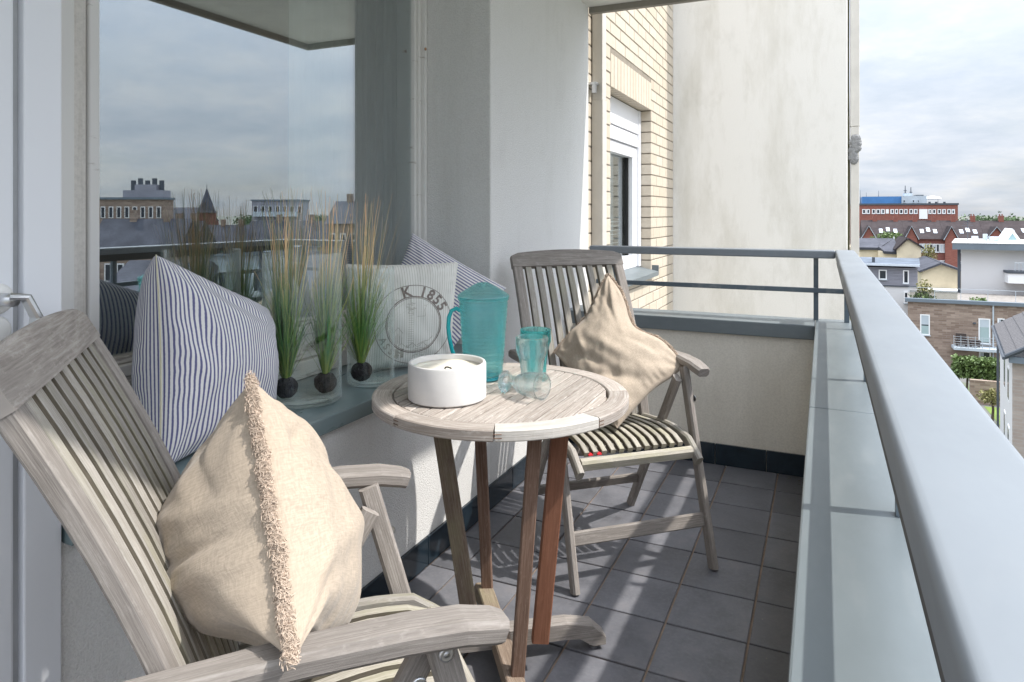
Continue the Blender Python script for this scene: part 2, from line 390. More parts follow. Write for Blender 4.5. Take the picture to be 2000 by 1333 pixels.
def aqua():
    m = bpy.data.materials.new('aqua_glass'); m.use_nodes = True; t = m.node_tree; t.nodes.clear()
    co = coordo(t, 'Object', False)
    n = noisen(t, co, 1, 4, .6, sc=(25, 25, 420)); n2 = noisen(t, co, 1, 3, .5, sc=(8, 8, 60))
    bp = nn(t, 'ShaderNodeBump'); bp.inputs['Strength'].default_value = .3; bp.inputs['Distance'].default_value = .003; t.links.new(n, bp.inputs['Height'])
    tr = nn(t, 'ShaderNodeBsdfTransparent'); t.links.new(ramp(t, n2, [(.35, (.72, .97, .975)), (.65, (.88, .99, .99))]), tr.inputs[0])
    gs = nn(t, 'ShaderNodeBsdfGlass'); gs.inputs['IOR'].default_value = 1.12; gs.inputs['Roughness'].default_value = .08; gs.inputs[0].default_value = (.85, .985, .99, 1); t.links.new(bp.outputs[0], gs.inputs['Normal'])
    tl = nn(t, 'ShaderNodeBsdfTranslucent'); tl.inputs[0].default_value = (.20, .93, .97, 1); t.links.new(bp.outputs[0], tl.inputs['Normal'])
    gl = nn(t, 'ShaderNodeBsdfGlossy'); gl.inputs['Roughness'].default_value = .1; t.links.new(bp.outputs[0], gl.inputs['Normal'])
    gs.inputs['IOR'].default_value = 1.45; gs.inputs['Roughness'].default_value = .03
    m0 = nn(t, 'ShaderNodeMixShader'); m0.inputs[0].default_value = .72; t.links.new(tr.outputs[0], m0.inputs[1]); t.links.new(gs.outputs[0], m0.inputs[2])
    m1 = nn(t, 'ShaderNodeMixShader'); m1.inputs[0].default_value = .09; t.links.new(m0.outputs[0], m1.inputs[1]); t.links.new(tl.outputs[0], m1.inputs[2])
    o = nn(t, 'ShaderNodeOutputMaterial'); t.links.new(m1.outputs[0], o.inputs[0]); return m
M['aqua'] = aqua()
M['aqua_solid'] = simple('aqua_handle', (.02, .42, .46), .15, .08)


M['pane'] = thin_glass('window_pane', (.84, .88, .87), 4.0, gcol=(.92, .97, 1.0))
M['concrete'] = simple('pale_concrete', (.67, .66, .645), .75, .06, 12, .1, .001, 120)
M['wax'] = simple('cream_wax', (.85, .80, .68), .5, .03)
M['black'] = simple('charred_black', (.02, .02, .02), .9)
M['peat'] = simple('black_peat', (.022, .02, .022), .95, .5, 60, 1.0, .01, 130)
M['curtain_w'] = simple('sheer_curtain', (.75, .76, .76), .9, .06)
M['curtain_b'] = simple('brown_curtain', (.10, .085, .07), .9, .2)
M['curtain_g'] = simple('grey_curtain', (.13, .15, .145), .9, .2)
M['red'] = simple('red_cloth', (.6, .02, .03), .8)
M['dirt'] = simple('dirt', (.13, .11, .08), .95, .5, 40)
M['mortar_patch'] = simple('grey_mortar_patch', (.25, .25, .25), .95, .3, 60, .6, .004, 120)
def grass_mat():
    m, t, b = newmat('grass_blade'); tcn = nn(t, 'ShaderNodeTexCoord'); sp = nn(t, 'ShaderNodeSeparateXYZ'); t.links.new(tcn.outputs['UV'], sp.inputs[0])
    a = ramp(t, sp.outputs[1], [(0, (.30, .38, .10)), (.22, (.15, .30, .09)), (.45, (.34, .42, .22)), (.60, (.74, .58, .40)), (1, (.74, .52, .42))])
    g = ramp(t, sp.outputs[0], [(0, (.30, .50, .42)), (.3, (.7, .9, .7)), (.6, (1.1, 1.05, .85)), (1, (1.5, 1.25, .9))])
    a = mixc(t, 1.0, a, g, 'MULTIPLY')
    t.links.new(a, b.inputs['Base Color']); b.inputs['Roughness'].default_value = .5; return m
M['grass'] = grass_mat()

# ------------------------------------------------------------------ dimensions of the balcony
XW = -1.285      # plaster wall plane
XG = -1.64       # glass plane
YP0, YP1 = 2.594, 3.92   # pillar
XI, XO = -.037, .215     # side coping
YC0, YC1 = 3.495, 3.735  # far coping
ZC = .725
CEIL = 2.486

# ------------------------------------------------------------------ ground far below and far landscape
GZ = -12.0
bm = BM(); 
v = [bm.verts.new(p) for p in ((-1800, -1500, GZ), (2500, -1500, GZ), (2500, 3500, GZ), (-1800, 3500, GZ))]; bm.faces.new(v)
m, t, b = newmat('town_ground'); co = coordo(t, 'Object', False)
n = noisen(t, co, .06, 5, .6); t.links.new(ramp(t, n, [(.34, (.06, .095, .03)), (.42, (.09, .11, .05)), (.47, (.13, .128, .12)), (.7, (.155, .15, .14))]), b.inputs['Base Color']); b.inputs['Roughness'].default_value = .95
mk('ground', bm, m, kind='structure')

# ------------------------------------------------------------------ balcony floor
TS = .24; GR = .0035
floor_bm = BM(); box(floor_bm, XW-.4, XO-.03, -1.6, YC1-.02, -.16, -.006)
floor = mk('floor', floor_bm, M['grout'], kind='structure')
tile_meshes = {}
def tile(x0, x1, y0, y1):
    w = round(x1-x0, 4); l = round(y1-y0, 4)
    key = (w, l)
    if key not in tile_meshes:
        bm = BM(); box(bm, -w/2+GR, w/2-GR, -l/2+GR, l/2-GR, -.0055, .002)
        for f in bm.faces: pass
        bmesh.ops.bevel(bm, geom=[e for e in bm.edges if all(vv.co.z > 0 for vv in e.verts)], offset=.0016, segments=1, affect='EDGES')
        me = bpy.data.meshes.new('floor_tile'); bm.to_mesh(me); bm.free(); me.materials.append(M['tile']); tile_meshes[key] = me
    o = bpy.data.objects.new('floor_tile', tile_meshes[key]); COL.objects.link(o); o.parent = floor
    o.location = ((x0+x1)/2, (y0+y1)/2, random.uniform(-.0006, .0006)); o.rotation_euler = (random.uniform(-.0015, .0015), random.uniform(-.0015, .0015), 0)
random.seed(4)
xs = [-.012]; x = -.20
while x > XW+.02: xs.append(x); x -= TS
xs.append(XW+.008)
ys = [YC0+.02]; y = 3.286
while y > -1.0: ys.append(y); y -= TS
for i in range(len(xs)-1):
    for j in range(len(ys)-1):
        tile(xs[i+1], xs[i], ys[j+1], ys[j])
# skirting tiles: along the wall and along the far parapet
def skirt(x0, x1, y0, y1):
    bm = BM(); box(bm, x0, x1, y0, y1, .003, .105); bevel(bm, .0015, 1)
    mk('skirting_tile', bm, M['skirt'], floor)
y = YC0+.02
while y > .82:
    y2 = max(y-TS, .80); skirt(XW+.001, XW+.012, y2+.0015, y-.0015); y = y2
x = -.012
while x > XW+.03:
    x2 = max(x-TS, XW+.014); skirt(x2+.0015, x-.0015, YC0+.008, YC0+.0205); x = x2
bm = BM()
random.seed(9)
for i in range(70):
    px = -.03-abs(random.gauss(0, .05)); py = YC0-.02-abs(random.gauss(0, .05)); r = random.uniform(.002, .007)
    lathe(bm, [(0, r*.8), (r, 0.003)], (px, py, 0), 5)
mk('leaf_litter', bm, M['dirt'], kind='stuff')

# ------------------------------------------------------------------ our building
bld = empty('apartment_building', (0, 0, 0), label='white roughcast apartment house wall with the big window and pillar beside the chairs', cat='building')
bm = BM(); box(bm, XW, XW-.30, .80, YP0, -.3, .640); mk('lower_wall', bm, M['stucco'], bld)
bm = BM(); box(bm, XW, -2.2, YP0, YP1, -3, 6.0); bevel(bm, .006, 2); mk('pillar', bm, M['stucco'], bld)
bm = BM(); box(bm, XW-.01, -1.9, -4, -.30, -3, 6); mk('rear_wall', bm, M['stucco'], bld)
bm = BM(); box(bm, XW-.02, XG-.04, -.29, YP0-.003, 2.462, CEIL-.001); mk('lintel', bm, M['stucco'], bld)
bm = BM(); box(bm, -2.0, .145, -1.0, YP1-.002, CEIL, CEIL+.2); mk('ceiling_slab', bm, M['soffit'], bld)  # rear end, out of view, cut short to let in more sky light
bm = BM(); box(bm, -1.283, .18, YP1-.001, YP1+.035, CEIL-.036, CEIL+.24); box(bm, .146, .18, -1.0, YP1-.002, CEIL-.036, CEIL+.24); mk('drip_lip', bm, M['lip'], bld)
# window sill
bm = BM(); quadbox(bm, [(XG+.02, .805, .650), (-1.258, .805, .636), (-1.258, YP0-.002, .636), (XG+.02, YP0-.002, .650), (XG+.02, .805, .690), (-1.258, .805, .683), (-1.258, YP0-.002, .683), (XG+.02, YP0-.002, .690)]); bevel(bm, .0035, 2)
mk('window_sill', bm, M['sill'], bld)
# window
GY0, GY1, GZ0, GZ1 = 1.10, 2.53, .887, 2.42
win = empty('window'); win.parent = bld
def fr(y0, y1, z0, z1, x0, x1, m='wframe'):
    bm = BM(); box(bm, x0, x1, y0, y1, z0, z1); bevel(bm, .004, 2); return mk('frame', bm, M[m], win)
fr(.80, 1.035, .692, 2.46, XG-.03, XG+.035); fr(1.036, 1.072, .83, 2.46, XG-.02, XG+.022, 'wframe3'); fr(1.073, GY0, .885, 2.44, XG-.02, XG+.030)
fr(GY1, GY1+.018, .885, 2.44, XG-.02, XG+.018); fr(GY1+.019, GY1+.04, .83, 2.46, XG-.02, XG+.028); fr(GY1+.041, YP0-.003, .692, 2.46, XG-.03, XG+.045)
fr(GY0, GY1, .868, GZ0, XG-.02, XG+.018, 'wframe2'); fr(1.036, GY1+.04, .835, .866, XG-.02, XG+.030, 'wframe2')
fr(1.036, GY1+.04, .752, .833, XG-.02, XG+.022, 'wframe2'); fr(1.036, GY1+.04, .692, .750, XG-.02, XG+.044, 'wframe2')
fr(GY0, GY1, GZ1, 2.459, XG-.02, XG+.03)
bm = BM(); box(bm, XG-.006, XG, GY0-.004, GY1+.004, GZ0-.004, GZ1+.004); mk('pane', bm, M['pane'], win)
bm = BM(); lathe(bm, [(0, .004), (.006, .004), (.007, 0)], (XG+.05, YP0-.03, 1.25+.72), 10, Matrix.Rotation(pi/2, 3, 'Y')); mk('screw', bm, M['rust'], win)
# room behind
room = empty('room'); room.parent = bld
bm = BM(); box(bm, -5.2, -5.1, -.3, 4.5, -.1, 2.7); box(bm, -5.1, -1.75, -.3, 4.5, -.1, 0); box(bm, -5.1, -1.75, -.3, 4.5, 2.6, 2.7); box(bm, -5.1, -1.72, 2.62, 2.72, 0, 2.6); box(bm, -5.1, -1.72, -.3, -.2, 0, 2.6)
mk('room_shell', bm, M['dark_room'], room)
def curtain(y0, y1, x, amp, n, m, z0=.3, z1=2.5):
    bm = BM(); prev = None
    for i in range(n*6+1):
        yy = y0+(y1-y0)*i/(n*6); xx = x+amp*sin(2*pi*i/6+.7*sin(i*.4))
        a = bm.verts.new((xx, yy, z0)); b_ = bm.verts.new((xx-.002, yy, z1))
        if prev: bm.faces.new([prev[0], a, b_, prev[1]])
        prev = (a, b_)
    return mk('curtain', bm, m, room, smooth=True)
curtain(2.02, 2.46, -1.86, .012, 8, M['curtain_w']); curtain(2.36, 2.50, -1.80, .02, 4, M['curtain_b']); curtain(2.49, 2.6, -1.76, .015, 3, M['curtain_g'])
# door (white, left edge of the picture)
door = empty('door'); door.parent = bld
bm = BM(); box(bm, -1.325, -1.275, .7327, .7985, .02, 2.45); bevel(bm, .003, 2); mk('door_post', bm, M['door'], door)
bm = BM(); box(bm, -1.60, -1.30, .7985-.03, .7985, .02, 2.45); mk('door_jamb', bm, M['door'], door)
bm = BM(); box(bm, -1.33, -1.292, .7195, .7322, .02, 2.45); mk('door_seal', bm, simple('grey_seal', (.42, .43, .44), .6), door)
bm = BM(); box(bm, -1.34, -1.278, -.20, .719, .02, 2.44); bevel(bm, .006, 2); mk('door_leaf', bm, M['door'], door)
bm = BM(); box(bm, -1.36, -1.27, -.29, -.205, .0, 2.45); mk('door_post', bm, M['door'], door)
bm = BM(); box(bm, -1.40, -1.262, -.29, .799, -.002, .018); mk('threshold', bm, M['steel'], door)
hz = 1.105; hy = .688
RY = Matrix.Rotation(pi/2, 3, 'Y')
hnd = empty('door_handle'); hnd.parent = door
bm = BM(); lathe(bm, [(0, .012), (.020, .012), (.026, .007), (.027, 0)], (-1.277, hy, hz), 32, RY); lathe(bm, [(0, .010), (.022, .010), (.027, .005), (.027, 0)], (-1.277, hy-.004, hz-.055), 32, RY)
o = mk('handle_plate', bm, M['white_metal'], door, smooth=True)
bm = BM(); tube(bm, [(-1.268, hy, hz), (-1.225, hy, hz)], .011, 20); mk('handle_neck', bm, M['steel'], door, smooth=True)
bm = BM(); beam(bm, [(-1.222, hy-.008, hz+.008), (-1.212, hy+.012, hz+.004), (-1.208, hy+.026, hz-.03), (-1.212, hy+.022, hz-.07), (-1.214, hy+.014, hz-.115)], .026, .012, (1, 0, 0), .004); mk('lever', bm, M['steel'], door)
bm = BM(); 
for k in range(12):
    a = random.random(); lathe(bm, [(0, .0006), (.004+.006*random.random(), 0)], (-1.2775, hy+random.uniform(-.03, .0), hz-.085-.07*a*a), 8, RY)
mk('rust_stain', bm, M['rust'], door, kind='stuff')
bpy.data.objects.remove(hnd)

# ------------------------------------------------------------------ parapets with metal coping
def coping(name, x0, x1, y0, y1, m, lab, wallbox):
    par = empty(name, ((x0+x1)/2, (y0+y1)/2, 0), label=lab, cat='parapet')
    loc = Vector(par.location)
    def sh(o):
        for vv in o.data.vertices: vv.co -= loc
    bm = BM(); box(bm, *wallbox); sh(mk('parapet_wall', bm, M['stucco_low'], par))
    return par, sh
par1, sh1 = coping('side_parapet', XI, XO, -1.6, YC1, None, 'long plaster parapet with grey metal coping under the broad handrail', (-.012, XO-.022, -1.6, YC1-.022, -1.2, ZC-.072))
cuts = [-1.6, .38, 2.02, YC1]
for a, b_ in zip(cuts[:-1], cuts[1:]):
    bm = BM(); box(bm, XI, XO, a+.0012, b_-.0012, ZC-.070, ZC); bevel(bm, .004, 2); sh1(mk('coping', bm, M['gmetal'], par1))
par2, sh2 = coping('far_parapet', -1.28, XI, YC0, YC1, None, 'plaster parapet with grey coping at the far end behind the empty chair back', (XW+.002, -.0135, YC0+.022, YC1-.022, -1.2, ZC-.072))
bm = BM(); box(bm, XW+.003, XI-.002, YC0, YC1, ZC-.070, ZC-.001); bevel(bm, .004, 2); sh2(mk('coping', bm, M['gmetal'], par2))

# railing
rl = empty('balcony_railing', (.1, 1.6, ZC), label='grey metal balcony railing with broad flat handrail along two sides', cat='railing')
RL = Vector(rl.location)
def rp(name, bm, m):
    o = mk(name, bm, m, rl)
    for vv in o.data.vertices: vv.co -= RL
    return o
RZ = 1.072
bm = BM(); box(bm, .050, .137, -1.5, 3.685, RZ-.034, RZ); bmesh.ops.bevel(bm, geom=[e for e in bm.edges if all(vv.co.z > RZ-.01 for vv in e.verts)], offset=.010, segments=6, profile=.5, affect='EDGES'); o = rp('handrail', bm, M['rail'])
for f in o.data.polygons: f.use_smooth = True
o.data.set_sharp_from_angle(angle=radians(40))
bm = BM(); box(bm, .0560, .095, -1.5, 3.68, RZ-.070, RZ-.0345); bevel(bm, .002, 1); rp('underrail', bm, M['railmid'])
bm = BM(); box(bm, -1.179, .0495, 3.605, 3.683, RZ-.040, RZ-.001); bevel(bm, .006, 2); rp('handrail', bm, M['rail'])
bm = BM(); box(bm, -1.15, .088, 3.637, 3.657, .862, .885); bevel(bm, .002, 1); rp('middle_rail', bm, M['raildark'])
bm = BM(); box(bm, .090, .110, -1.5, 3.635, .862, .885); bevel(bm, .002, 1); rp('middle_rail', bm, M['raildark'])
def post(x, y):
    bm = BM(); box(bm, x-.011, x+.011, y-.011, y+.011, ZC+.001, RZ-.040 if x < .05 else RZ-.071)
    rp('post', bm, M['raildark'])
for yy in (-.72, .32, 1.36, 2.40, 3.44): post(.100+.0245, yy)
post(.10, 3.647)
for px in (-.035, -1.06): post(px, 3.67)

# ------------------------------------------------------------------ neighbouring brick wall, piece by piece
XB = -1.300; CO = .0885; BL = .252; YB1 = 6.53
bw = empty('brick_wall', (XB, YP1, 0), label='pale yellow brick wall with a white window beyond the railing', cat='brick wall')
off = Vector(bw.location)
bm = BM()
WY0, WY1, WZ0, WZ1 = 4.44, 5.62, .79, 2.10
for bb in ((YP1+.004, WY0-.008, -2.5, 6.5), (WY1+.008, YB1, -2.5, 6.5), (WY0-.008, WY1+.008, WZ1+.006, 6.5), (WY0-.008, WY1+.008, -2.5, WZ0-.01)):
    box(bm, XB-.35, XB-.004, *bb)
o = mk('mortar_bed', bm, M['mortar'], bw)
for vv in o.data.vertices: vv.co -= off
bmesh_cache = {}
def brickmesh(l, h, dp=.10):
    k = (round(l, 3), round(h, 3), round(dp, 3))
    if k not in bmesh_cache:
        b = BM(); box(b, -dp, 0, 0, l, 0, h); bmesh.ops.bevel(b, geom=[e for e in b.edges if all(vv.co.x > -.01 for vv in e.verts)], offset=.002, segments=1, affect='EDGES')
        bmesh.ops.recalc_face_normals(b, faces=b.faces)
        me = bpy.data.meshes.new('brick'); b.to_mesh(me); b.free(); me.materials.append(M['brick']); bmesh_cache[k] = me
    return bmesh_cache[k]
J = .010
cand = []
z0 = WZ0-.0885*30
random.seed(2)
zc = WZ1 - math.ceil((WZ1+1.2)/CO)*CO
ci = 0
while zc < 6.2:
    zt = zc+CO
    if not (abs(zc-WZ1) < .01): pass
    y = YP1+.006 - (BL/2 if ci % 2 else 0)
    while y < YB1:
        a, b_ = max(y, YP1+.006), min(y+BL, YB1)
        segs = [(a, b_)]
        zm = (zc+zt)/2
        if WZ0-.01 < zm < WZ1+.234:
            lo, hi = (WY0, WY1)
            if zm > WZ1: lo, hi = WY0, WY1
            segs = [(s, e) for s, e in ((a, min(b_, lo)), (max(a, hi), b_))]
        for s, e in segs:
            if e-s > .03: cand.append((s, e, zc))
        y += BL
    zc = zt; ci += 1
def cdist(c):
    vis = .15 < c[2] < 3.3
    return (0 if vis else 10)+(c[1]*.3 if vis else abs(c[2]-1.6))
# keep visible ones as parts
def vis(c):
    p = Vector((XB, (c[0]+c[1])/2, c[2]+CO/2)); d = -p.x*ST+p.y*CT
    y = HZ-(p.z-CAMZ)*F/d; return -10 < y < 625
parts = [c for c in cand if vis(c)]; rest = [c for c in cand if not vis(c)]
parts.sort(key=lambda c: c[0]); rest += parts[262:]; parts = parts[:262]
for s, e, z in parts:
    o = bpy.data.objects.new('brick', brickmesh(e-s-J, CO-J)); COL.objects.link(o); o.parent = bw
    o.location = Vector((XB+random.uniform(-.001, .0012), s+J/2, z+J/2))-off
bm = BM()
for s, e, z in rest: box(bm, XB-.1, XB, s+J/2, e-J/2, z+J/2, z+CO-J/2)
o = mk('brickwork', bm, M['brick'], bw, kind='stuff')
for vv in o.data.vertices: vv.co -= off
# soldier course
nsol = 14; sw = (WY1-WY0)/nsol
for k in range(nsol):
    o = bpy.data.objects.new('lintel_brick', brickmesh(sw-J, .234-J)); COL.objects.link(o); o.parent = bw
    o.location = Vector((XB+.0005, WY0+k*sw+J/2, WZ1+J/2-.002))-off
# far jamb bricks (facing the camera)
bm = BM(); zz = WZ1-CO
jb = BM(); box(jb, 0, .085, -.10, 0, 0, CO-J); bmesh.ops.recalc_face_normals(jb, faces=jb.faces)
jme = bpy.data.meshes.new('brick'); jb.to_mesh(jme); jb.free(); jme.materials.append(M['brick'])
bm.free()
k = 0
while zz > WZ0-.02:
    for yy in (WY1+.1-.003,):
        o = bpy.data.objects.new('jamb_brick', jme); COL.objects.link(o); o.parent = bw
        o.location = Vector((XB-.087, WY1+.097, zz+J/2))-off
    zz -= CO; k += 1
# window in the brick wall
nw = empty('window'); nw.parent = bw
def nb(name, x0, x1, y0, y1, z0, z1, m):
    bm = BM(); box(bm, x0, x1, y0, y1, z0, z1); bevel(bm, .003, 1); o = mk(name, bm, m, nw)
    for vv in o.data.vertices: vv.co -= off
    return o
xf = XB-.088
nb('shutter_box', xf-.05, xf-.004, WY0-.01, WY1-.02, 1.90, WZ1-.004, M['upvc'])
nb('shutter_guide', xf-.06, xf+.004, WY1-.07, WY1+.004, WZ0+.02, WZ1-.003, M['upvc'])
nb('frame', xf-.06, xf-.012, WY0, WY1-.072, 1.86, 1.893, M['upvc']); nb('frame', xf-.06, xf-.002, WY0, WY1-.072, 1.79, 1.856, M['upvc'])
nb('frame', xf-.07, xf-.016, WY0, WY1-.072, 1.70, 1.785, M['upvc'])
nb('frame', xf-.07, xf-.016, WY1-.20, WY1-.072, WZ0+.12, 1.699, M['upvc'])
nb('frame', xf-.07, xf-.016, WY0, WY1-.072, WZ0+.02, WZ0+.119, M['upvc'])
nb('gasket', xf-.08, xf-.05, WY1-.215, WY1-.201, WZ0+.12, 1.699, M['black'])
nb('pane', xf-.08, xf-.075, WY0, WY1-.20, WZ0+.10, 1.72, M['pane'])
zz = 1.22; 
while zz > .9:
    bm = BM(); quadbox(bm, [(xf-.16, WY0, zz-.012), (xf-.12, WY0, zz), (xf-.12, WY1-.2, zz), (xf-.16, WY1-.2, zz-.012), (xf-.16, WY0, zz-.010), (xf-.12, WY0, zz+.002), (xf-.12, WY1-.2, zz+.002), (xf-.16, WY1-.2, zz-.010)])
    o = mk('blind_slat', bm, M['upvc'], nw)
    for vv in o.data.vertices: vv.co -= off
    zz -= .034
nb('blackout', xf-.6, xf-.55, WY0-.4, WY1+.4, WZ0-.2, WZ1, simple('dim_room', (.16, .15, .12), .9))
bm = BM(); quadbox(bm, [(xf-.02, WY0-.02, WZ0-.03), (XB+.055, WY0-.02, WZ0-.055), (XB+.055, WY1+.02, WZ0-.055), (xf-.02, WY1+.02, WZ0-.03), (xf-.02, WY0-.02, WZ0+.02), (XB+.055, WY0-.02, WZ0-.02), (XB+.055, WY1+.02, WZ0-.02), (xf-.02, WY1+.02, WZ0+.02)])
box(bm, xf-.02, XB+.056, WY1+.021, WY1+.032, WZ0-.05, WZ0+.03)
o = mk('window_sill', bm, M['gmetal'], nw)
for vv in o.data.vertices: vv.co -= off
# rectangular downpipe near the pillar
bm = BM(); box(bm, XB+.002, XB+.072, 4.02, 4.105, -3, 1.947); box(bm, XB+.004, XB+.070, 4.022, 4.103, 1.947, 6); bevel(bm, .002, 1)
dp = mk('downpipe', bm, M['pipe'], label='square beige downpipe between the white pillar and the yellow bricks', cat='downpipe')
bm = BM(); box(bm, XB+.001, XB+.05, 3.96, 4.018, 2.03, 2.045); box(bm, XB+.02, XB+.045, 3.965, 3.985, 1.98, 2.03); mk('pipe_bracket', bm, M['steel'], dp)
# cream side wall at the end with its corner post
bm = BM(); box(bm, XB-.5, .186, YB1+.001, YB1+.25, -3.5, 7); bevel(bm, .01, 2)
cw = mk('partition_wall', bm, M['cream_wall'], label='tall stained cream plaster wall rising behind the far railing', cat='wall')
cw.data.materials.append(M['cream_wall'])
bm = BM(); tube(bm, [(.19, YB1+.12, z) for z in (-3, 0, 1.0, 1.6, 2.4, 4, 7)], [.016, .014, .018, .02, .012, .016, .015], 8); o = mk('dark_edge_strip', bm, simple('dark_olive_plaster', (.16, .15, .08), .95, .4, 9), cw)  # uneven dark olive strip along the wall's free edge
bm = BM(); box(bm, .212, .278, 6.6, 6.68, -3, 2.0); box(bm, .209, .281, 6.597, 6.683, 2.002, 7); bevel(bm, .003, 1)
cp = mk('corner_post', bm, M['pipe'], label='slim beige post with a chipped grey patch against the sky', cat='post')
bm = BM()
for k in range(26):
    zz = 1.70+.21*random.random(); w_ = .025*(1-abs(zz-1.8)/.14)
    lathe(bm, [(0, .012), (.018, .010), (.028+.01*random.random(), 0)], (.222+random.uniform(0, .045)*(1 if zz > 1.8 else .4), 6.596, zz), 9, Matrix.Rotation(pi/2, 3, 'X'))
mk('mortar_patch', bm, M['mortar_patch'], cp, kind='stuff')
bm = BM(); box(bm, .196, .207, 6.64, 6.65, -3, 2.1); mk('cable_strip', bm, M['white_metal'], cp)

# ------------------------------------------------------------------ round folding table
TC = Vector((-.831, 1.742, 0)); TR_ = .3575; TZ = .75; TK = .028
table = empty('garden_table', TC, label='round weathered slatted teak table holding candle jug and glasses', cat='table')
random.seed(11)
RI = .302
for k in range(8):
    a0 = radians(-67+45*k)+.003; a1 = radians(-22+45*k)-.003
    pts = []; sd = []
    for i in range(13):
        a = a0+(a1-a0)*i/12; rm = (TR_+RI)/2
        pts.append((rm*cos(a), rm*sin(a), TZ-TK/2)); sd.append((cos(a), sin(a), 0))
    bm = BM(); beam(bm, pts, TR_-RI, TK, sd, .003)
    mk('rim_piece', bm, M['wood_pale'] if k == 0 else M['wood_top'], table)
    # finger joint at the seam
for k in range(8):
    a = radians(-67+45*k); bm = BM()
    for dz in (-.019, -.010):
        p0 = Vector((cos(a+.0), sin(a), 0))*(TR_+.0004); 
        for s in (0,):
            c0 = Vector((cos(a-.004), sin(a-.004), 0))*(TR_-.001); c1 = Vector((cos(a+.05), sin(a+.05), 0))*(TR_-.001)
            beam(bm, [c0+Vector((0, 0, TZ+dz)), c1+Vector((0, 0, TZ+dz))], .0035, .0022, Vector((cos(a), sin(a), 0)), .0003)
    mk('finger_joint', bm, M['wood_brown'], table)
SW = .0352; ns = 17
for i in range(ns):
    x0 = -ns*SW/2+i*SW+.0022; x1 = x0+SW-.0044
    def hl(x): return sqrt(max(0, (RI-.003)**2-min(abs(x), RI-.003)**2))
    L0, L1 = hl(x0), hl(x1)
    if min(L0, L1) < .02: L0 = max(L0, .02); L1 = max(L1, .02)
    bm = BM(); uvl = bm.loops.layers.uv.verify(); zt = TZ-.0015; zb = zt-.018
    quadbox(bm, [(x0, -L0, zb), (x1, -L1, zb), (x1, L1, zb), (x0, L0, zb), (x0, -L0, zt), (x1, -L1, zt), (x1, L1, zt), (x0, L0, zt)])
    bmesh.ops.bevel(bm, geom=[e for e in bm.edges if all(vv.co.z > zt-.001 for vv in e.verts)], offset=.0012, segments=1, affect='EDGES')
    o1, o2 = random.random()*9, random.random()*9
    for f in bm.faces:
        for lp in f.loops: lp[uvl].uv = (lp.vert.co.y+o1, lp.vert.co.x+lp.vert.co.z+o2)
    mk('tabletop_slat', bm, M['wood_top'], table)
for (a, b_, m) in (((-.25, -.10, .712), (.25, -.10, .712), 'wood_brown'), ((-.25, .12, .712), (.25, .12, .712), 'wood_brown')):
    bm = BM(); beam(bm, [a, b_], .03, .038, (0, 1, 0)); mk('underframe_rail', bm, M[m], table)
# legs (measured foot and head points, relative to the centre) and crossed foot beams
def tleg(foot, head, w, d, side, m):
    bm = BM(); beam(bm, [foot, head], w, d, side, .003); mk('leg', bm, M[m], table)
tleg((.124, -.165, .062), (.170, -.150, .722), .034, .030, (1, .55, 0), 'wood_brown')
tleg((.128, -.020, .085), (.190, -.015, .722), .046, .026, (.9, .5, 0), 'wood_red')
tleg((-.124, .165, .062), (-.150, .150, .722), .034, .030, (1, .4, 0), 'wood_brown')
tleg((-.095, -.005, .085), (-.185, -.045, .722), .046, .028, (1, .45, 0), 'wood_olive')
def footbeam(ang, zoff, m, cx_, cy_, L, r=.0):
    dv_ = Vector((cos(radians(ang)), sin(radians(ang)), 0)); sd = Vector((-dv_.y, dv_.x, 0)); pts = []
    bm = BM(); uvl = bm.loops.layers.uv.verify()
    prof = []
    for i in range(17):
        s = -1+2*i/16
        top = .092 - (.022*max(0, abs(s)-.62)/.38)-(.028 if abs(s) > .99 else 0); bot = .045 - .020*max(0, abs(s)-.7)/.3
        prof.append((s*L, top+zoff, bot+zoff if abs(s) < .76 else .018))
    rings = []
    c = Vector((cx_, cy_, 0)); w2 = .024
    for s, tp, bt in prof:
        rings.append([bm.verts.new(c+dv_*s+sd*a+Vector((0, 0, zz))) for a, zz in ((-w2, bt), (w2, bt), (w2, tp-.004), (w2-.004, tp), (-w2+.004, tp), (-w2, tp-.004))])
    for i in range(16):
        for k in range(6):
            f = bm.faces.new([rings[i][k], rings[i][(k+1) % 6], rings[i+1][(k+1) % 6], rings[i+1][k]])
            for lp in f.loops: 
                q = lp.vert.co-c; lp[uvl].uv = (q.dot(dv_)+ang, q.z+q.dot(sd))
    bm.faces.new(rings[0]); bm.faces.new(rings[-1])
    o = mk('foot_beam', bm, m, table)
    for s in (-1, 1):
        b2 = BM(); lathe(b2, [(0, 0.001), (.012, .001), (.012, .007), (.005, .010), (.005, .02), (0, .02)], c+dv_*s*(L-.03), 16); mk('glide', b2, M['steel'], o)
footbeam(36, 0, M['wood_grey'], .004, -.016, .305)
footbeam(-53, -.002, M['wood_olive'], .000, -.014, .30)

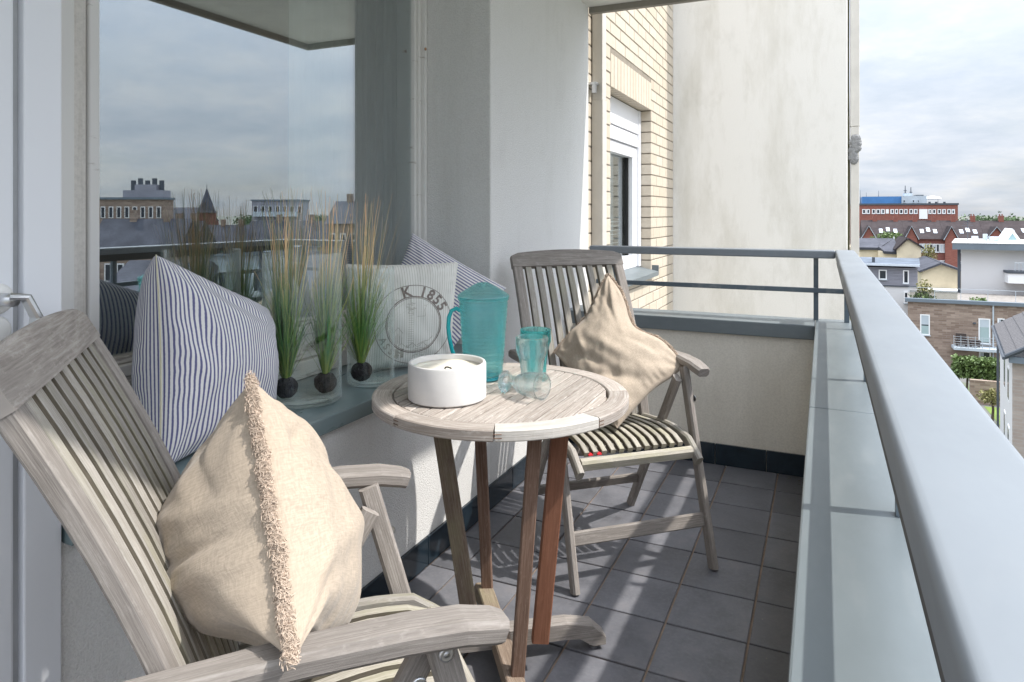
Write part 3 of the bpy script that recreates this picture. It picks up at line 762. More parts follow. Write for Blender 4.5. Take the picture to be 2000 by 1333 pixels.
# ------------------------------------------------------------------ folding armchairs
def make_chair(label):
    ch = empty('garden_armchair', label=label, cat='chair')
    def B(name, pts, w, h, side, m='wood_grey', c=.004, taper=None, sm=0):
        bm = BM(); beam(bm, pts, w, h, side, c, taper, sm); return mk(name, bm, [M[m], M['wood_side']] if sm else M[m], ch, label=None)
    def backp(t, x):   # t 0 bottom ..1 top along the back; slight curve
        y = -.430-.150*t-.130*t*t; z = .365+.695*t; return Vector((x, y, z))
    for s in (-1, 1):
        B('back_stile', [backp(i/12, s*.236) for i in range(13)], .040, .026, (1, 0, 0))
    # top rail with arched upper edge
    bm = BM(); uvl = bm.loops.layers.uv.verify(); n = 16; rows = []
    p0 = backp(.940, 0); p1 = backp(1.0, 0); upv = (p1-p0).normalized(); nv = upv.cross(Vector((1, 0, 0))).normalized()
    for i in range(n+1):
        x = -.258+.516*i/n; q = abs(x)/.258
        top = .058+.016*(1-q*q)-(.010 if i in (0, n) else 0)
        base = Vector((x, p0.y, p0.z))
        bow = nv*(.002*(1-q*q))
        rows.append([bm.verts.new(base+bow+upv*a+nv*b_) for a, b_ in ((-.005, -.0145), (-.005, .0145), (top-.005, .0145), (top, .009), (top, -.009), (top-.005, -.0145))])
    for i in range(n):
        for k in range(6):
            f = bm.faces.new([rows[i][k], rows[i][(k+1) % 6], rows[i+1][(k+1) % 6], rows[i+1][k]])
            for lp in f.loops: lp[uvl].uv = (lp.vert.co.x, lp.vert.co.z+lp.vert.co.y*.5)
    bm.faces.new(rows[0]); bm.faces.new(rows[-1]); mk('top_rail', bm, M['wood_grey'], ch)
    for k in range(9):
        x = -.236+.0472*(k+1)
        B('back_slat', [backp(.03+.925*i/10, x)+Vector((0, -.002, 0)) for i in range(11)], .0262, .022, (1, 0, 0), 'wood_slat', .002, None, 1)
    B('back_rail', [backp(.02, -.215), backp(.02, .215)], .035, .022, (0, .2, 1))
    def seatp(t, x, dz=0):  # t 0 front .. 1 rear
        y = -.045-.40*t; z = .424+.020*sin(min(1, t*1.9)*pi*.5)-.052*max(0, t-.35)**1.3-.030*max(0, .12-t)/.12
        return Vector((x, y, z+dz))
    for s in (-1, 1):
        B('seat_side_rail', [seatp(-.05+.07*i if i < 2 else -.05+1.1*i/12, s*.228, -.012) for i in range(13)], .024, .042, (1, 0, 0), 'wood_slat', .006)
    B('seat_front_rail', [seatp(.03, -.215, -.012), seatp(.03, .215, -.012)], .032, .042, (0, 1, -.35), 'wood_seat', .008)
    B('seat_rear_rail', [seatp(1.02, -.215, -.008), seatp(1.02, .215, -.008)], .030, .026, (0, 1, 0))
    for k in range(12):
        x = -.216+.0332*(k+1)
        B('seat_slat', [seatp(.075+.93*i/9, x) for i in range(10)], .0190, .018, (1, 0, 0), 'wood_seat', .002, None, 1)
    for s in (-1, 1):
        B('front_leg', [(s*.262, .012, 0), (s*.262, -.08, .32), (s*.262, -.180, .668)], .024, .042, (1, 0, 0), c=.006, taper=None)
        B('rear_leg', [(s*.234, -.560, 0), (s*.234, -.38, .30), (s*.234, -.180, .628)], .024, .040, (1, 0, 0), c=.006)
        pts = [(s*.272, -.62, .664), (s*.280, -.50, .674), (s*.288, -.36, .683), (s*.292, -.23, .684), (s*.292, -.15, .678), (s*.291, -.105, .668), (s*.290, -.090, .662)]
        B('armrest', pts, .058, .034, (1, 0, 0), 'wood_grey', .008, taper=[.80, .85, .95, 1.05, 1.05, .95, .75])
        for (yy, zz) in ((-.166, .632), (-.205, .600), (-.130, .560)):
            bm = BM(); lathe(bm, [(0, .003), (.004, .003), (.0045, .0015), (.007, .004), (.010, .003), (.011, 0)], (s*.2745, yy, zz), 16, Matrix.Rotation(s*pi/2, 3, 'Y'))
            mk('bolt', bm, M['steel'], ch, smooth=True)
    B('front_stretcher', [(-.250, -.036, .155), (.250, -.036, .155)], .018, .046, (0, 1, .2))
    B('rear_stretcher', [(-.222, -.478, .145), (.222, -.478, .145)], .018, .040, (0, 1, -.3))
    B('seat_bearer', [(-.25, -.20, .385), (.25, -.20, .385)], .022, .03, (0, 1, 0))
    return ch
random.seed(21)
far = make_chair('weathered teak folding armchair at the far end beside the white pillar')
near = copy_tree(far)
near['label'] = 'weathered teak folding armchair close to the camera at the lower left'
far['group'] = near['group'] = 'folding teak armchairs at the round table'
FAR0 = Vector((-.5545, 2.3045, .0035)); far.location = FAR0; far.rotation_euler = (0, 0, atan2(-.670, -.743))
NEAR0 = Vector((-.563, 1.137, .0035)); near.location = NEAR0; near.rotation_euler = (0, 0, atan2(-.69, .724))
# red cloth scraps under the far seat slats
for xx in (.170, .137):
    bm = BM(); box(bm, xx-.008, xx+.008, -.09, -.068, .414, .419); o = mk('red_tape', bm, M['red'], far)

# ------------------------------------------------------------------ cushions
def sstep(a, b_, x):
    t_ = max(0, min(1, (x-a)/(b_-a))); return t_*t_*(3-2*t_)
def cushion(name, C, thick, m, label, N=72, pinch=.07, power=.5, seed=0, folds=(), size=.45, wr=1.0, sides=(1, 1), sag=None, group=None, rot=0, stripes_angle=None, puck=.004):
    C = [Vector(c) for c in C]; org = (C[0]+C[1]+C[2]+C[3])/4; org.z = min(c.z for c in C)
    nrm = (C[1]-C[0]).cross(C[3]-C[0]).normalized()
    def base(u, v):
        uu = .5+(u-.5)*(1-pinch*4*v*(1-v)); vv = .5+(v-.5)*(1-pinch*4*u*(1-u))
        return C[0]*(1-uu)*(1-vv)+C[1]*uu*(1-vv)+C[2]*uu*vv+C[3]*(1-uu)*vv
    def hgt(u, v): return max(0, 16*u*(1-u)*v*(1-v))**power
    def P(u, v, s):
        h = hgt(u, v); edge = min(u, 1-u, v, 1-v)
        w = 0
        for i, (cu, cv) in enumerate(((0, 0), (1, 0), (1, 1), (0, 1))):
            du, dv_ = u-cu, v-cv; d = sqrt(du*du+dv_*dv_)+1e-6; ang = atan2(abs(dv_), abs(du))
            w += .0035*sin(ang*(9+i)+seed+i*2+s)*exp(-((d-.28)/.20)**2)
        for ax, (a, bb) in enumerate(((u, v), (1-u, v), (v, u), (1-v, u))):
            w += puck*sin(bb*(46+7*ax)+3*sin(bb*9+seed)+ax+s)*exp(-a/.05)*min(1, a/.02)
        nz = noise.noise(Vector((u*3.1+seed, v*3.1, s*4.0)))*.012 + noise.noise(Vector((u*7+seed, v*5, s*3.0)))*.006+noise.noise(Vector((u*18+seed, v*11, s*3.0)))*.002
        w = w*wr+nz*wr
        for (su, sv, eu, ev, amp, wd, ss) in folds:
            if ss and ss != s: continue
            d0 = Vector((eu-su, ev-sv)); q = Vector((u-su, v-sv)); L2 = d0.length_squared
            tt = q.dot(d0)/L2; tc_ = max(0, min(1, tt)); dd = (q-d0*tc_).length
            w += amp*exp(-(dd/wd)**2)*(1-.6*abs(2*tc_-1))
        fade = min(1, edge/.03)
        p = base(u, v)+nrm*s*(thick/2*(sides[0] if s > 0 else sides[1])*h+w*fade+.0006)
        if sag: p += sag(u, v, s)
        return p
    bm = BM(); uvl = bm.loops.layers.uv.verify()
    G = {}
    arc = {}
    for s in (1, -1):
        acc = [0]
        for i in range(1, N+1): 
            ua, ub = .5-.5*cos(pi*(i-1)/N)*.55-(.5-(i-1)/N)*.45, .5-.5*cos(pi*i/N)*.55-(.5-i/N)*.45
            acc.append(acc[-1]+(P(ub, .5, s)-P(ua, .5, s)).length)
        arc[s] = acc
    def gu(i): 
        x = i/N; return .5-.5*cos(pi*x)*(.55)-(.5-x)*.45 if True else x
    for s in (1, -1):
        for i in range(N+1):
            for j in range(N+1):
                b_ = i in (0, N) or j in (0, N)
                if s == -1 and b_: G[s, i, j] = G[1, i, j]; continue
                u, v = gu(i), gu(j)
                G[s, i, j] = bm.verts.new((base(u, v)+(sag(u, v, 0) if sag else Vector())) if b_ else P(u, v, s))
    for s in (1, -1):
        for i in range(N):
            for j in range(N):
                ids = [(i, j), (i+1, j), (i+1, j+1), (i, j+1)]
                if s < 0: ids.reverse()
                f = bm.faces.new([G[s, a, b_] for a, b_ in ids])
                f.smooth = True
                for lp, (a, b_) in zip(f.loops, ids):
                    x_, y_ = arc[s][a], gu(b_)*size
                    if rot: x_, y_ = x_*cos(rot)-y_*sin(rot), x_*sin(rot)+y_*cos(rot)
                    lp[uvl].uv = (x_+5+(.003 if s < 0 else 0), y_+5)
    for vv in bm.verts: vv.co -= org
    o = mk(name, bm, m, None, label=label, cat='cushion', group=group)
    o.location = org
    return o, (lambda u, v, s=1: P(u, v, s)), (lambda u, v: base(u, v)+(sag(u, v, 0) if sag else Vector())), nrm, org
def piping(parent, base, nrm, org, m, edges='0123', r=.0022, name='seam'):
    bm = BM(); E = {'0': lambda t: (t, 0), '1': lambda t: (1, t), '2': lambda t: (1-t, 1), '3': lambda t: (0, 1-t)}
    for e in edges: tube(bm, [base(*E[e](i/40))-org for i in range(41)], r, 6)
    return mk(name, bm, m, parent, smooth=True)
def fringe(parent, base, org, nrm, edges, n, L, seed=1, r=.0011):
    random.seed(seed); bm = BM()
    E = {'0': ((0, 0), (1, 0)), '1': ((1, 0), (1, 1)), '2': ((1, 1), (0, 1)), '3': ((0, 1), (0, 0))}
    cen = base(.5, .5)
    for e in edges:
        a, b_ = E[e]
        for k in range(n):
            t_ = (k+random.random())/n
            p = base(a[0]+(b_[0]-a[0])*t_, a[1]+(b_[1]-a[1])*t_)
            q = base(a[0]+(b_[0]-a[0])*(min(1, t_+.01)), a[1]+(b_[1]-a[1])*(min(1, t_+.01)))
            tan = (q-p).normalized() if (q-p).length > 1e-6 else Vector((0, 0, 1))
            out = tan.cross(nrm).normalized()
            if out.dot(p-cen) < 0: out = -out
            sp = noise.noise(Vector((t_*14, seed, 0)))*1.3
            dirv = (out*1.0+nrm*(random.gauss(0, .75)+sp)+tan*random.gauss(0, .5)).normalized()
            l = L*random.uniform(.45, 1.1)*(1+.4*noise.noise(Vector((t_*22, seed+3, 0)))); pts = []
            ph = random.random()*6.28; cr = random.uniform(.0015, .0042)
            s1 = dirv.cross(Vector((.3, .5, .8))).normalized(); s2 = dirv.cross(s1)
            for i in range(6):
                tt = i/5
                pts.append(p-org+dirv*l*(tt-.35*tt*tt)+(s1*cos(ph+tt*8)+s2*sin(ph+tt*8))*cr*(.4+1.3*tt)+Vector((0, 0, -.004*tt*tt)))
            tube(bm, pts, [r, r, r, r*.95, r*.9, r*.6], 3)
    o = mk('fringe', bm, M['fringe'], parent, kind='stuff')
    return o
# striped cushion on the sill, left
zS = .688
def sag1(u, v, s): 
    return Vector((0, 0, .0))
c1, P1, B1, n1_, og1 = cushion('cushion', [(-1.320, 1.035, zS-.002), (-1.410, 1.455, zS+.002), ATD(520, 604, 1.96), (-1.395, 1.085, 1.155)], .195, M['stripe'],
    'navy and white striped cushion leaning on the left end of the sill', seed=2, size=.46, power=.42, pinch=.045, wr=.6, puck=.004, sides=(1.0, 1.75),
    folds=((.05, .9, .35, .45, .006, .05, 1), (.1, .95, .7, .8, -.012, .04, 1), (.02, .6, .2, .35, .005, .04, 1)))
bm = BM(); tube(bm, [B1(0, i/40)-og1+n1_*.001 for i in range(41)], .0016, 6); mk('seam', bm, simple('cream_thread', (.66, .62, .45), .9), c1)
# pale printed cushion
c2, P2, B2, n2_, og2 = cushion('cushion', [(-1.505, 1.945, zS+.003), (-1.262, 2.215, zS+.003), ATD(893, 514, 2.50), ATD(676, 518, 2.42)], .125, M['ticking'],
    'pale printed cushion reading 1855 standing behind the grass vases', seed=5, size=.40, power=.42, pinch=.035, wr=.55)
piping(c2, B2, n2_, og2, simple('cream_piping', (.74, .73, .69), .9), r=.0035, name='piping')
def ink(poly, w, m=None, closed=False, bm=None):
    own = bm is None
    bm = bm or BM(); prev = None; pts = poly+([poly[0]] if closed else [])
    for i, (u, v) in enumerate(pts):
        a = pts[max(i-1, 0)]; b_ = pts[min(i+1, len(pts)-1)]
        d = Vector((b_[0]-a[0], b_[1]-a[1])).normalized(); nx = (-d.y*w*1.5, d.x*w*1.5)
        q = [bm.verts.new(P2(u+sg*nx[0], v+sg*nx[1], 1)+n2_*.0009-og2) for sg in (1, -1)]
        if prev: bm.faces.new([prev[0], prev[1], q[1], q[0]])
        prev = q
    return bm
def circ(cu, cv, r, a0=0, a1=360, n=72): return [(cu+r*cos(radians(a0+(a1-a0)*i/n)), cv+r*sin(radians(a0+(a1-a0)*i/n))) for i in range(n+1)]
bm = BM()
CU, CV = .57, .42
ink(circ(CU, CV, .385, 0, 360), .0020, bm=bm); ink(circ(CU, CV, .275), .0032, bm=bm); ink(circ(CU, CV, .262), .0016, bm=bm)
mk('printed_rings', bm, M['ink'], c2)
bm = BM(); random.seed(6)
# lighthouse, rocks, birds, ship
tw = [(.50, .20), (.515, .55), (.555, .55), (.57, .20)]
ink(tw, .002, bm=bm, closed=True)
for k in range(16):
    vv = .20+.022*k; ink([(.503+.0006*k, vv), (.567-.0006*k, vv)], .0009, bm=bm)
for k in range(26):
    a = random.uniform(0, 6.28); r = random.uniform(.01, .05); cx_, cy_ = .535+r*cos(a), .60+r*sin(a)*.9
    ink([(cx_-.01, cy_), (cx_, cy_+.008*random.choice((-1, 1))), (cx_+.012, cy_)], .0012, bm=bm)
ink([(.535, .63), (.535, .72)], .0015, bm=bm)
for b0 in ((.40, .66), (.62, .68), (.68, .60)): ink([(b0[0]-.02, b0[1]+.01), (b0[0], b0[1]), (b0[0]+.02, b0[1]+.012)], .001, bm=bm)
ink([(.60, .50), (.68, .50), (.67, .56), (.69, .60)], .0013, bm=bm)
pr = (.42, .22)
for k in range(14):
    ink([(pr[0]+.022*k, pr[1]+.02*sin(k*1.3)), (pr[0]+.022*k+.02, pr[1]+.02*sin(k*1.3+1))], .0016, bm=bm)
ink([(.60, .22), (.66, .25), (.72, .26), (.76, .30)], .0016, bm=bm); ink([(.58, .18), (.66, .19), (.70, .16), (.74, .20)], .0014, bm=bm)
for dx in (.405, .455): 
    ink([(dx, .10), (dx, .19)], .010, bm=bm)
for k in range(30):
    ux = random.uniform(.48, .70); uy = random.uniform(.10, .17); ink([(ux, uy), (ux+.02, uy+.004)], .001, bm=bm)
for k in range(5): ink([(.37+.02*k, .24), (.37+.02*k, .34-.02*abs(k-2))], .0014, bm=bm)
ink([(.36, .34), (.41, .40), (.46, .34)], .0014, bm=bm)
mk('printed_harbour_drawing', bm, M['ink_pale'], c2)
def text_on(txt, cu, cv, r, ang0, step, sc, flip=False, name='printed_letter', m=None):
    for i, chx in enumerate(txt):
        if chx == ' ': continue
        bm = BM()
        cc = bpy.data.curves.new('glyph', 'FONT'); cc.body = chx; cc.size = 1; cc.align_x = 'CENTER'; cc.resolution_u = 3; cc.offset = .03
        ob = bpy.data.objects.new('glyph', cc); COL.objects.link(ob); bpy.context.view_layer.update()
        me = ob.to_mesh()
        a = radians(ang0+step*i)
        tb = bmesh.new(); tb.from_mesh(me); bmesh.ops.triangulate(tb, faces=tb.faces)
        for k in range(2): bmesh.ops.subdivide_edges(tb, edges=[e for e in tb.edges if e.calc_length() > .12], cuts=1); bmesh.ops.triangulate(tb, faces=tb.faces)
        mp = {}
        for vv in tb.verts:
            gx, gy = vv.co.x*sc, (vv.co.y-.35)*sc
            if flip: ux = cu+(r-gy)*cos(a)+gx*(-sin(a)); uy = cv+(r-gy)*sin(a)+gx*cos(a)
            else: ux = cu+(r+gy)*cos(a)+gx*sin(a); uy = cv+(r+gy)*sin(a)-gx*cos(a)
            mp[vv] = bm.verts.new(P2(ux, uy, 1)+n2_*.0011-og2)
        for f in tb.faces:
            try: bm.faces.new([mp[v_] for v_ in f.verts])
            except ValueError: pass
        tb.free(); ob.to_mesh_clear(); bpy.data.objects.remove(ob); bpy.data.curves.remove(cc)
        mk(name, bm, m or M['ink'], c2)
text_on('K 1855', CU, CV, .330, 103, -14.5, .135)
text_on('ASSE', CU, CV, .330, 205, 12, .09, flip=True, m=M['ink_pale'])
# striped cushion at the corner, standing on its point
c3, P3, B3, n3_, og3 = cushion('cushion', [(-1.335, 2.30, zS+.003), (-1.165, 2.50, .948), ATD(805, 455, 2.72), (-1.555, 2.22, .93)], .085, M['stripe'],
    'navy and white striped cushion tilted on its corner against the grey pillar', seed=8, size=.40, power=.45, pinch=.04, wr=.5, rot=0.0)
# beige fringed cushion on the near chair
def CW(xr, d, z): return CAMW(xr, d, z)
T_ = CW(-.421, 1.10, .985); Bo = CW(-.262, .815, .707); FB = CW(-.30, 1.25, .458); FT = CW(-.53, 1.43, .80)
def sag5(u, v, s):
    u = max(0, min(1, u)); v = max(0, min(1, v)); mid = (T5+R5)/2; c_ = (L5+D5+R5+T5)/4
    return (c_-mid).normalized()*(.062*exp(-((u-.50)/.20)**2)*v**2.5)+(R5-L5).normalized()*(.022*exp(-((v-.5)/.22)**2)*(1-u)**3)+Vector((0, 0, -.03*exp(-((u-1)/.2)**2-((v-.9)/.25)**2)))
def sag4(u, v, s):
    k = 4*u*(1-u)*4*v*(1-v)
    return Vector((0, 0, -.02*k+.030*exp(-((u-.17)/.13)**2)*max(0, 1-v*2.2)))+CAMW(-.028*k, 0, 0)
c4, P4, B4, n4_, og4 = cushion('cushion', [Bo, FB, FT, T_], .325, M['linen'],
    'beige fringed linen cushion slumped over the armrest of the near chair', seed=3, size=.5, power=.64, pinch=.08, wr=1.0, N=100, sag=sag4, sides=(.82, 1.12),
    folds=((.03, .45, .42, .50, -.012, .022, -1), (.04, .56, .35, .70, .010, .035, -1), (.03, .38, .55, .34, .012, .04, -1), (.08, .62, .16, .90, -.008, .018, -1), (.12, .64, .22, .86, .006, .02, -1), (.35, .25, .8, .15, -.008, .03, -1),
           (.05, .75, .5, .62, -.012, .05, 1), (.1, .25, .6, .45, .010, .07, 1), (.02, .62, .18, .80, -.010, .03, 1), (.1, .1, .5, .12, -.012, .05, -1)))
fringe(c4, B4, og4, n4_, '3', 3800, .021, 5, .00075); 
# beige fringed cushion on the far chair
T5 = ATD(1188, 537, 2.86); L5 = ATD(1083, 690, 2.74); R5 = ATD(1338, 700, 2.62); D5 = ATD(1205, 838, 2.46)
c5, P5, B5, n5_, og5 = cushion('cushion', [L5, D5, R5, T5], .16, M['linen'],
    'beige fringed linen cushion propped point up on the far chair', seed=7, size=.5, power=.50, pinch=.04, wr=1.15, N=90, sag=sag5,
    folds=((.1, .1, .7, .35, -.016, .05, 1), (.2, .35, .8, .6, .012, .06, 1), (.5, .1, .9, .5, -.018, .045, 1), (.1, .3, .4, .2, .014, .04, 1), (.6, .75, .95, .9, -.012, .04, 1), (.05, .8, .4, .75, -.008, .04, 1)))
fringe(c5, B5, og5, n5_, '23', 1000, .019, 9, .0011)
for c_, lb in ((c1, 0), (c3, 0)): c_['group'] = 'striped cushions'
for c_ in (c4, c5): c_['group'] = 'beige fringed cushions'

# ------------------------------------------------------------------ glass vases with grass
def vase(cx_, cy_, z, r, h, label):
    bm = BM(); w = .0035
    prof = [(0, .001), (r-.006, .001), (r, .006), (r, h-.002), (r-w*.5, h), (r-w, h-.002), (r-w, .016), (r-w-.008, .011), (0, .010)]
    lathe(bm, prof, (0, 0, 0), 72)
    o = mk('glass_vase', bm, M['glass'], smooth=True, label=label, cat='vase'); o.location = (cx_, cy_, z)
    o.data.set_sharp_from_angle(angle=radians(50))
    return o
V1 = Vector((-1.432, 1.612, .687)); V2 = Vector((-1.368, 1.866, .687))
vase(V1.x, V1.y, V1.z, .115, .445, 'wide clear glass cylinder vase holding two grass tufts')
vase(V2.x, V2.y, V2.z, .077, .385, 'narrow clear glass cylinder vase nearest the table')
def plant(px, py, d, label, seed, H=.53, n=230, lean=(0, 0), spread=.055, br=.034, drop=0, tipx=None):
    random.seed(seed)
    c = ATD(px, py, d); c.z = V1.z+.0165+br*.92
    pl = empty('grass_tuft', c-Vector((0, 0, br)), label=label, cat='plant', group='grass tufts in the vases')
    bm = BM(); 
    bmesh.ops.create_icosphere(bm, subdivisions=4, radius=br)
    for vv in bm.verts:
        nz = noise.noise(vv.co*60+Vector((seed, 0, 0)))*.0035+noise.noise(vv.co*180)*.0018; vv.co += vv.co.normalized()*nz; vv.co.z *= .92
        vv.co += Vector((0, 0, br))
    mk('root_ball', bm, M['peat'], pl, smooth=True)
    bm = BM(); uvl = bm.loops.layers.uv.verify()
    for k in range(n):
        tall = random.random() < .36
        a = random.uniform(0, 2*pi); rr = random.random()**.6
        h = H*random.uniform(.80, 1.05) if tall else H*random.uniform(.28, .66)
        out = spread*rr*(1.0 if tall else random.uniform(.6, 1.5)); 
        dr = Vector((cos(a), sin(a), 0)); p0 = Vector((0, 0, br*1.75))+dr*.010*rr
        bend = random.uniform(-.02, .03) if tall else random.uniform(.0, .05)
        le = Vector((lean[0], lean[1], 0))*random.uniform(.6, 1.2)*(h/H)
        ns_ = 7; w = random.uniform(.0016, .0030) if not tall else random.uniform(.0016, .0026)
        sd = Vector((cos(a+1.57+random.uniform(-.6, .6)), sin(a+1.57), .1)).normalized()
        cu_ = random.random(); prev = None
        for i in range(ns_+1):
            tt = i/ns_
            p = p0+dr*(out*tt+bend*tt*tt*tt)+le*tt**1.4+Vector((0, 0, h*tt*(1-(.10*tt*tt if not tall else .0))))
            p += Vector((noise.noise(Vector((k, tt*2, 0))), noise.noise(Vector((k, tt*2, 9))), 0))*.022*tt
            wi = w*(1.0-.85*tt)+.00022
            q = [bm.verts.new(p+sd*wi), bm.verts.new(p-sd*wi)]
            if prev:
                f = bm.faces.new([prev[0], prev[1], q[1], q[0]])
                for lp, vv in zip(f.loops, (tt-1/ns_, tt-1/ns_, tt, tt)): lp[uvl].uv = (cu_, vv*(h/H)*.98)
            prev = q
    mk('blades', bm, M['grass'], pl, kind='stuff')
    return pl
plant(559, 765, 2.02, 'grass tuft on a black root ball at the left of the wide vase', 3, lean=(.006, -.010), H=.545, n=190, spread=.085)
plant(636, 760, 2.08, 'grass tuft with a trailing blade at the right of the wide vase', 8, lean=(.020, .022), n=150, H=.54, spread=.08)
plant(706, 733, 2.225, 'grass tuft on a black root ball in the narrow vase', 14, lean=(.012, .028), H=.53, n=215, spread=.105)

# ------------------------------------------------------------------ things on the table
def place(o, px, py, d, z): 
    p = ATD(px, py, d); o.location = (p.x, p.y, z)
# candle
cdl = empty('candle', label='large white concrete bowl candle with cream wax at the table front', cat='candle')
p = CAMW((873.5-1000)/F*1.852, 1.852, 0); cdl.location = (p.x, p.y, TZ+.0005)
bm = BM(); lathe(bm, [(0, 0.0005), (.101, .0005), (.1055, .004), (.106, .010), (.1055, .093), (.1035, .0975), (.098, .098), (.096, .096), (.0945, .06), (0, .06)], n=96); o = mk('bowl', bm, M['concrete'], cdl, smooth=True); o.data.set_sharp_from_angle(angle=radians(35))
bm = BM(); lathe(bm, [(0, .076), (.03, .0765), (.07, .077), (.090, .0785), (.0942, .083), (.0942, .07), (0, .062)], n=64); mk('wax', bm, M['wax'], cdl, smooth=True)
bm = BM(); tube(bm, [(-.010, .004, .0768), (-.006, .003, .081), (.003, -.001, .0825), (.016, -.006, .0815)], .0021, 6); mk('wick', bm, M['black'], cdl)
# jug
jug = empty('jug', label='turquoise ribbed lidded jug with side handle on the table', cat='jug')
p = CAMW((944-1000)/F*2.065, 2.065, 0); jug.location = (p.x, p.y, TZ+.0005)
HJ = .248; prof = [(0, .001), (.052, .001), (.0575, .006)]
for i in range(61):
    t_ = i/60; prof.append((.0575+.0165*t_+.0011*sin(i*2.1)+.0005*sin(i*5.3), .008+(HJ-.020)*t_))
prof += [(.0765, HJ-.010), (.0765, HJ), (.0735, HJ), (.0710, HJ-.012)]+[(.0540+.0165*(1-i/12), .012+(HJ-.028)*(1-i/12)) for i in range(13)]+[(0, .012)]
bm = BM(); lathe(bm, prof, n=72); 
def spout(vv):
    a = atan2(vv.co.y, vv.co.x); return a
mk('body', bm, M['aqua'], jug, smooth=True)
bm = BM(); lathe(bm, [(0, .0095), (.050, .0095), (.052, .003), (0, .0022)], n=48); mk('base', bm, simple('deep_aqua_base', (.02, .30, .38), .15), jug, smooth=True)
bm = BM(); lathe(bm, [(.0780, HJ-.006), (.0785, HJ+.002), (.076, HJ+.006), (.066, HJ+.012), (.05, HJ+.020), (.03, HJ+.030), (.014, HJ+.036), (0, HJ+.037)], n=72)
for vv in bm.verts:  # pinched dome running across the view
    q = vv.co.copy(); xr_ = q.x*CT+q.y*ST; dd = -q.x*ST+q.y*CT
    if q.z > HJ+.007: vv.co.z = HJ+.006+(q.z-HJ-.006)*(.95+.25*cos(atan2(dd, xr_)*2))
mk('lid', bm, M['aqua'], jug, smooth=True)
lx = -CT; ly = -ST
hp = [(.070, .205), (.082, .212), (.096, .205), (.104, .185), (.106, .155), (.102, .12), (.094, .085), (.082, .055), (.064, .040)]
bm = BM(); beam(bm, [(lx*a, ly*a, z_) for a, z_ in hp], .017, .012, (-ly, lx, 0), .004); mk('handle', bm, M['aqua_solid'], jug)
# tumblers
def tumbler(px, d, m, label, h=.152, rt=.046, rb=.031, facets=10):
    bm = BM()
    prof = [(0, .001), (rb-.003, .001), (rb, .004), (rb+.001, .02), (rb+(rt-rb)*.45, h*.55), (rt-.002, h*.72), (rt, h*.76), (rt, h), (rt-.002, h+.001), (rt-.0035, h-.001), (rt-.0045, h*.74), (rb+(rt-rb)*.40-.003, h*.55), (rb-.003, .022), (0, .018)]
    lathe(bm, prof, n=60)
    for vv in bm.verts:
        if .01 < vv.co.z < h*.74:
            a = atan2(vv.co.y, vv.co.x); k = cos(pi/facets)/cos((a % (2*pi/facets))-pi/facets); vv.co.x *= .4+.6*k; vv.co.y *= .4+.6*k
    o = mk('drinking_glass', bm, m, smooth=True, label=label, cat='glass', group='drinking glasses on the table')
    o.data.set_sharp_from_angle(angle=radians(40))
    p = CAMW((px-1000)/F*d, d, 0); o.location = (p.x, p.y, TZ+.0005); return o
tumbler(1046, 2.045, M['aqua2'], 'tall turquoise drinking glass behind the clear one')
tumbler(1039, 1.93, M['glass2'], 'clear upright drinking glass in front of the turquoise one', h=.150, rb=.027)
# lying goblet
ft = ATD(986, 744, 1.905); rm_ = ATD(1056, 753, 1.82)
ax = (rm_-ft); L = ax.length; ax.normalize()
q = ax.to_track_quat('Z', 'Y').to_matrix()
bm = BM(); Lg = .150
lathe(bm, [(0, .0), (.033, .0005), (.034, .002), (.030, .0035), (.012, .007), (.007, .012), (.006, .020), (.010, .024), (.007, .028), (.007, .036), (.012, .042), (.022, .052), (.030, .066), (.035, .085), (.0385, .115), (.0395, .145), (.0405, .150), (.0392, .1505), (.0375, .145), (.0365, .115), (.033, .087), (.027, .068), (.015, .056), (0, .052)], n=56, M=q @ Matrix.Scale(.9, 3))
gb = mk('goblet', bm, M['glass2'], smooth=True, label='clear stemmed glass lying on its side on the table', cat='glass')
gb.location = ft; 
zmin = min((gb.matrix_basis @ v_.co).z for v_ in gb.data.vertices)
gb.location.z += TZ+.0005-zmin
# ------------------------------------------------------------------ the town
def tmat(name, c, rough=.8, var=.12, scale=.6, **k): return simple(name, c, rough, var, scale, **k)
def bricky(name, c1, c2, mort, sc=1.0, rough=.9):
    m, t, b = newmat(name); tcn = nn(t, 'ShaderNodeTexCoord'); sp = nn(t, 'ShaderNodeSeparateXYZ'); t.links.new(tcn.outputs['Object'], sp.inputs[0])
    ad = nn(t, 'ShaderNodeMath', operation='ADD'); t.links.new(sp.outputs[0], ad.inputs[0]); t.links.new(sp.outputs[1], ad.inputs[1])
    cb = nn(t, 'ShaderNodeCombineXYZ'); t.links.new(ad.outputs[0], cb.inputs[0]); t.links.new(sp.outputs[2], cb.inputs[1])
    br = nn(t, 'ShaderNodeTexBrick'); t.links.new(cb.outputs[0], br.inputs['Vector']); br.inputs['Scale'].default_value = sc
    br.inputs['Color1'].default_value = c1+(1,); br.inputs['Color2'].default_value = c2+(1,); br.inputs['Mortar'].default_value = mort+(1,)
    br.inputs['Brick Width'].default_value = .62; br.inputs['Row Height'].default_value = .17; br.inputs['Mortar Size'].default_value = .016; br.inputs['Bias'].default_value = -.1
    n = noisen(t, tcn.outputs['Object'], 1.3, 6, .7, sc=(1, 1, 3)); a = mixc(t, ramp(t, n, [(.35, (0, 0, 0)), (.75, (.6,)*3)]), br.outputs[0], tuple(x*.7 for x in c1))
    t.links.new(a, b.inputs['Base Color']); b.inputs['Roughness'].default_value = rough; return m
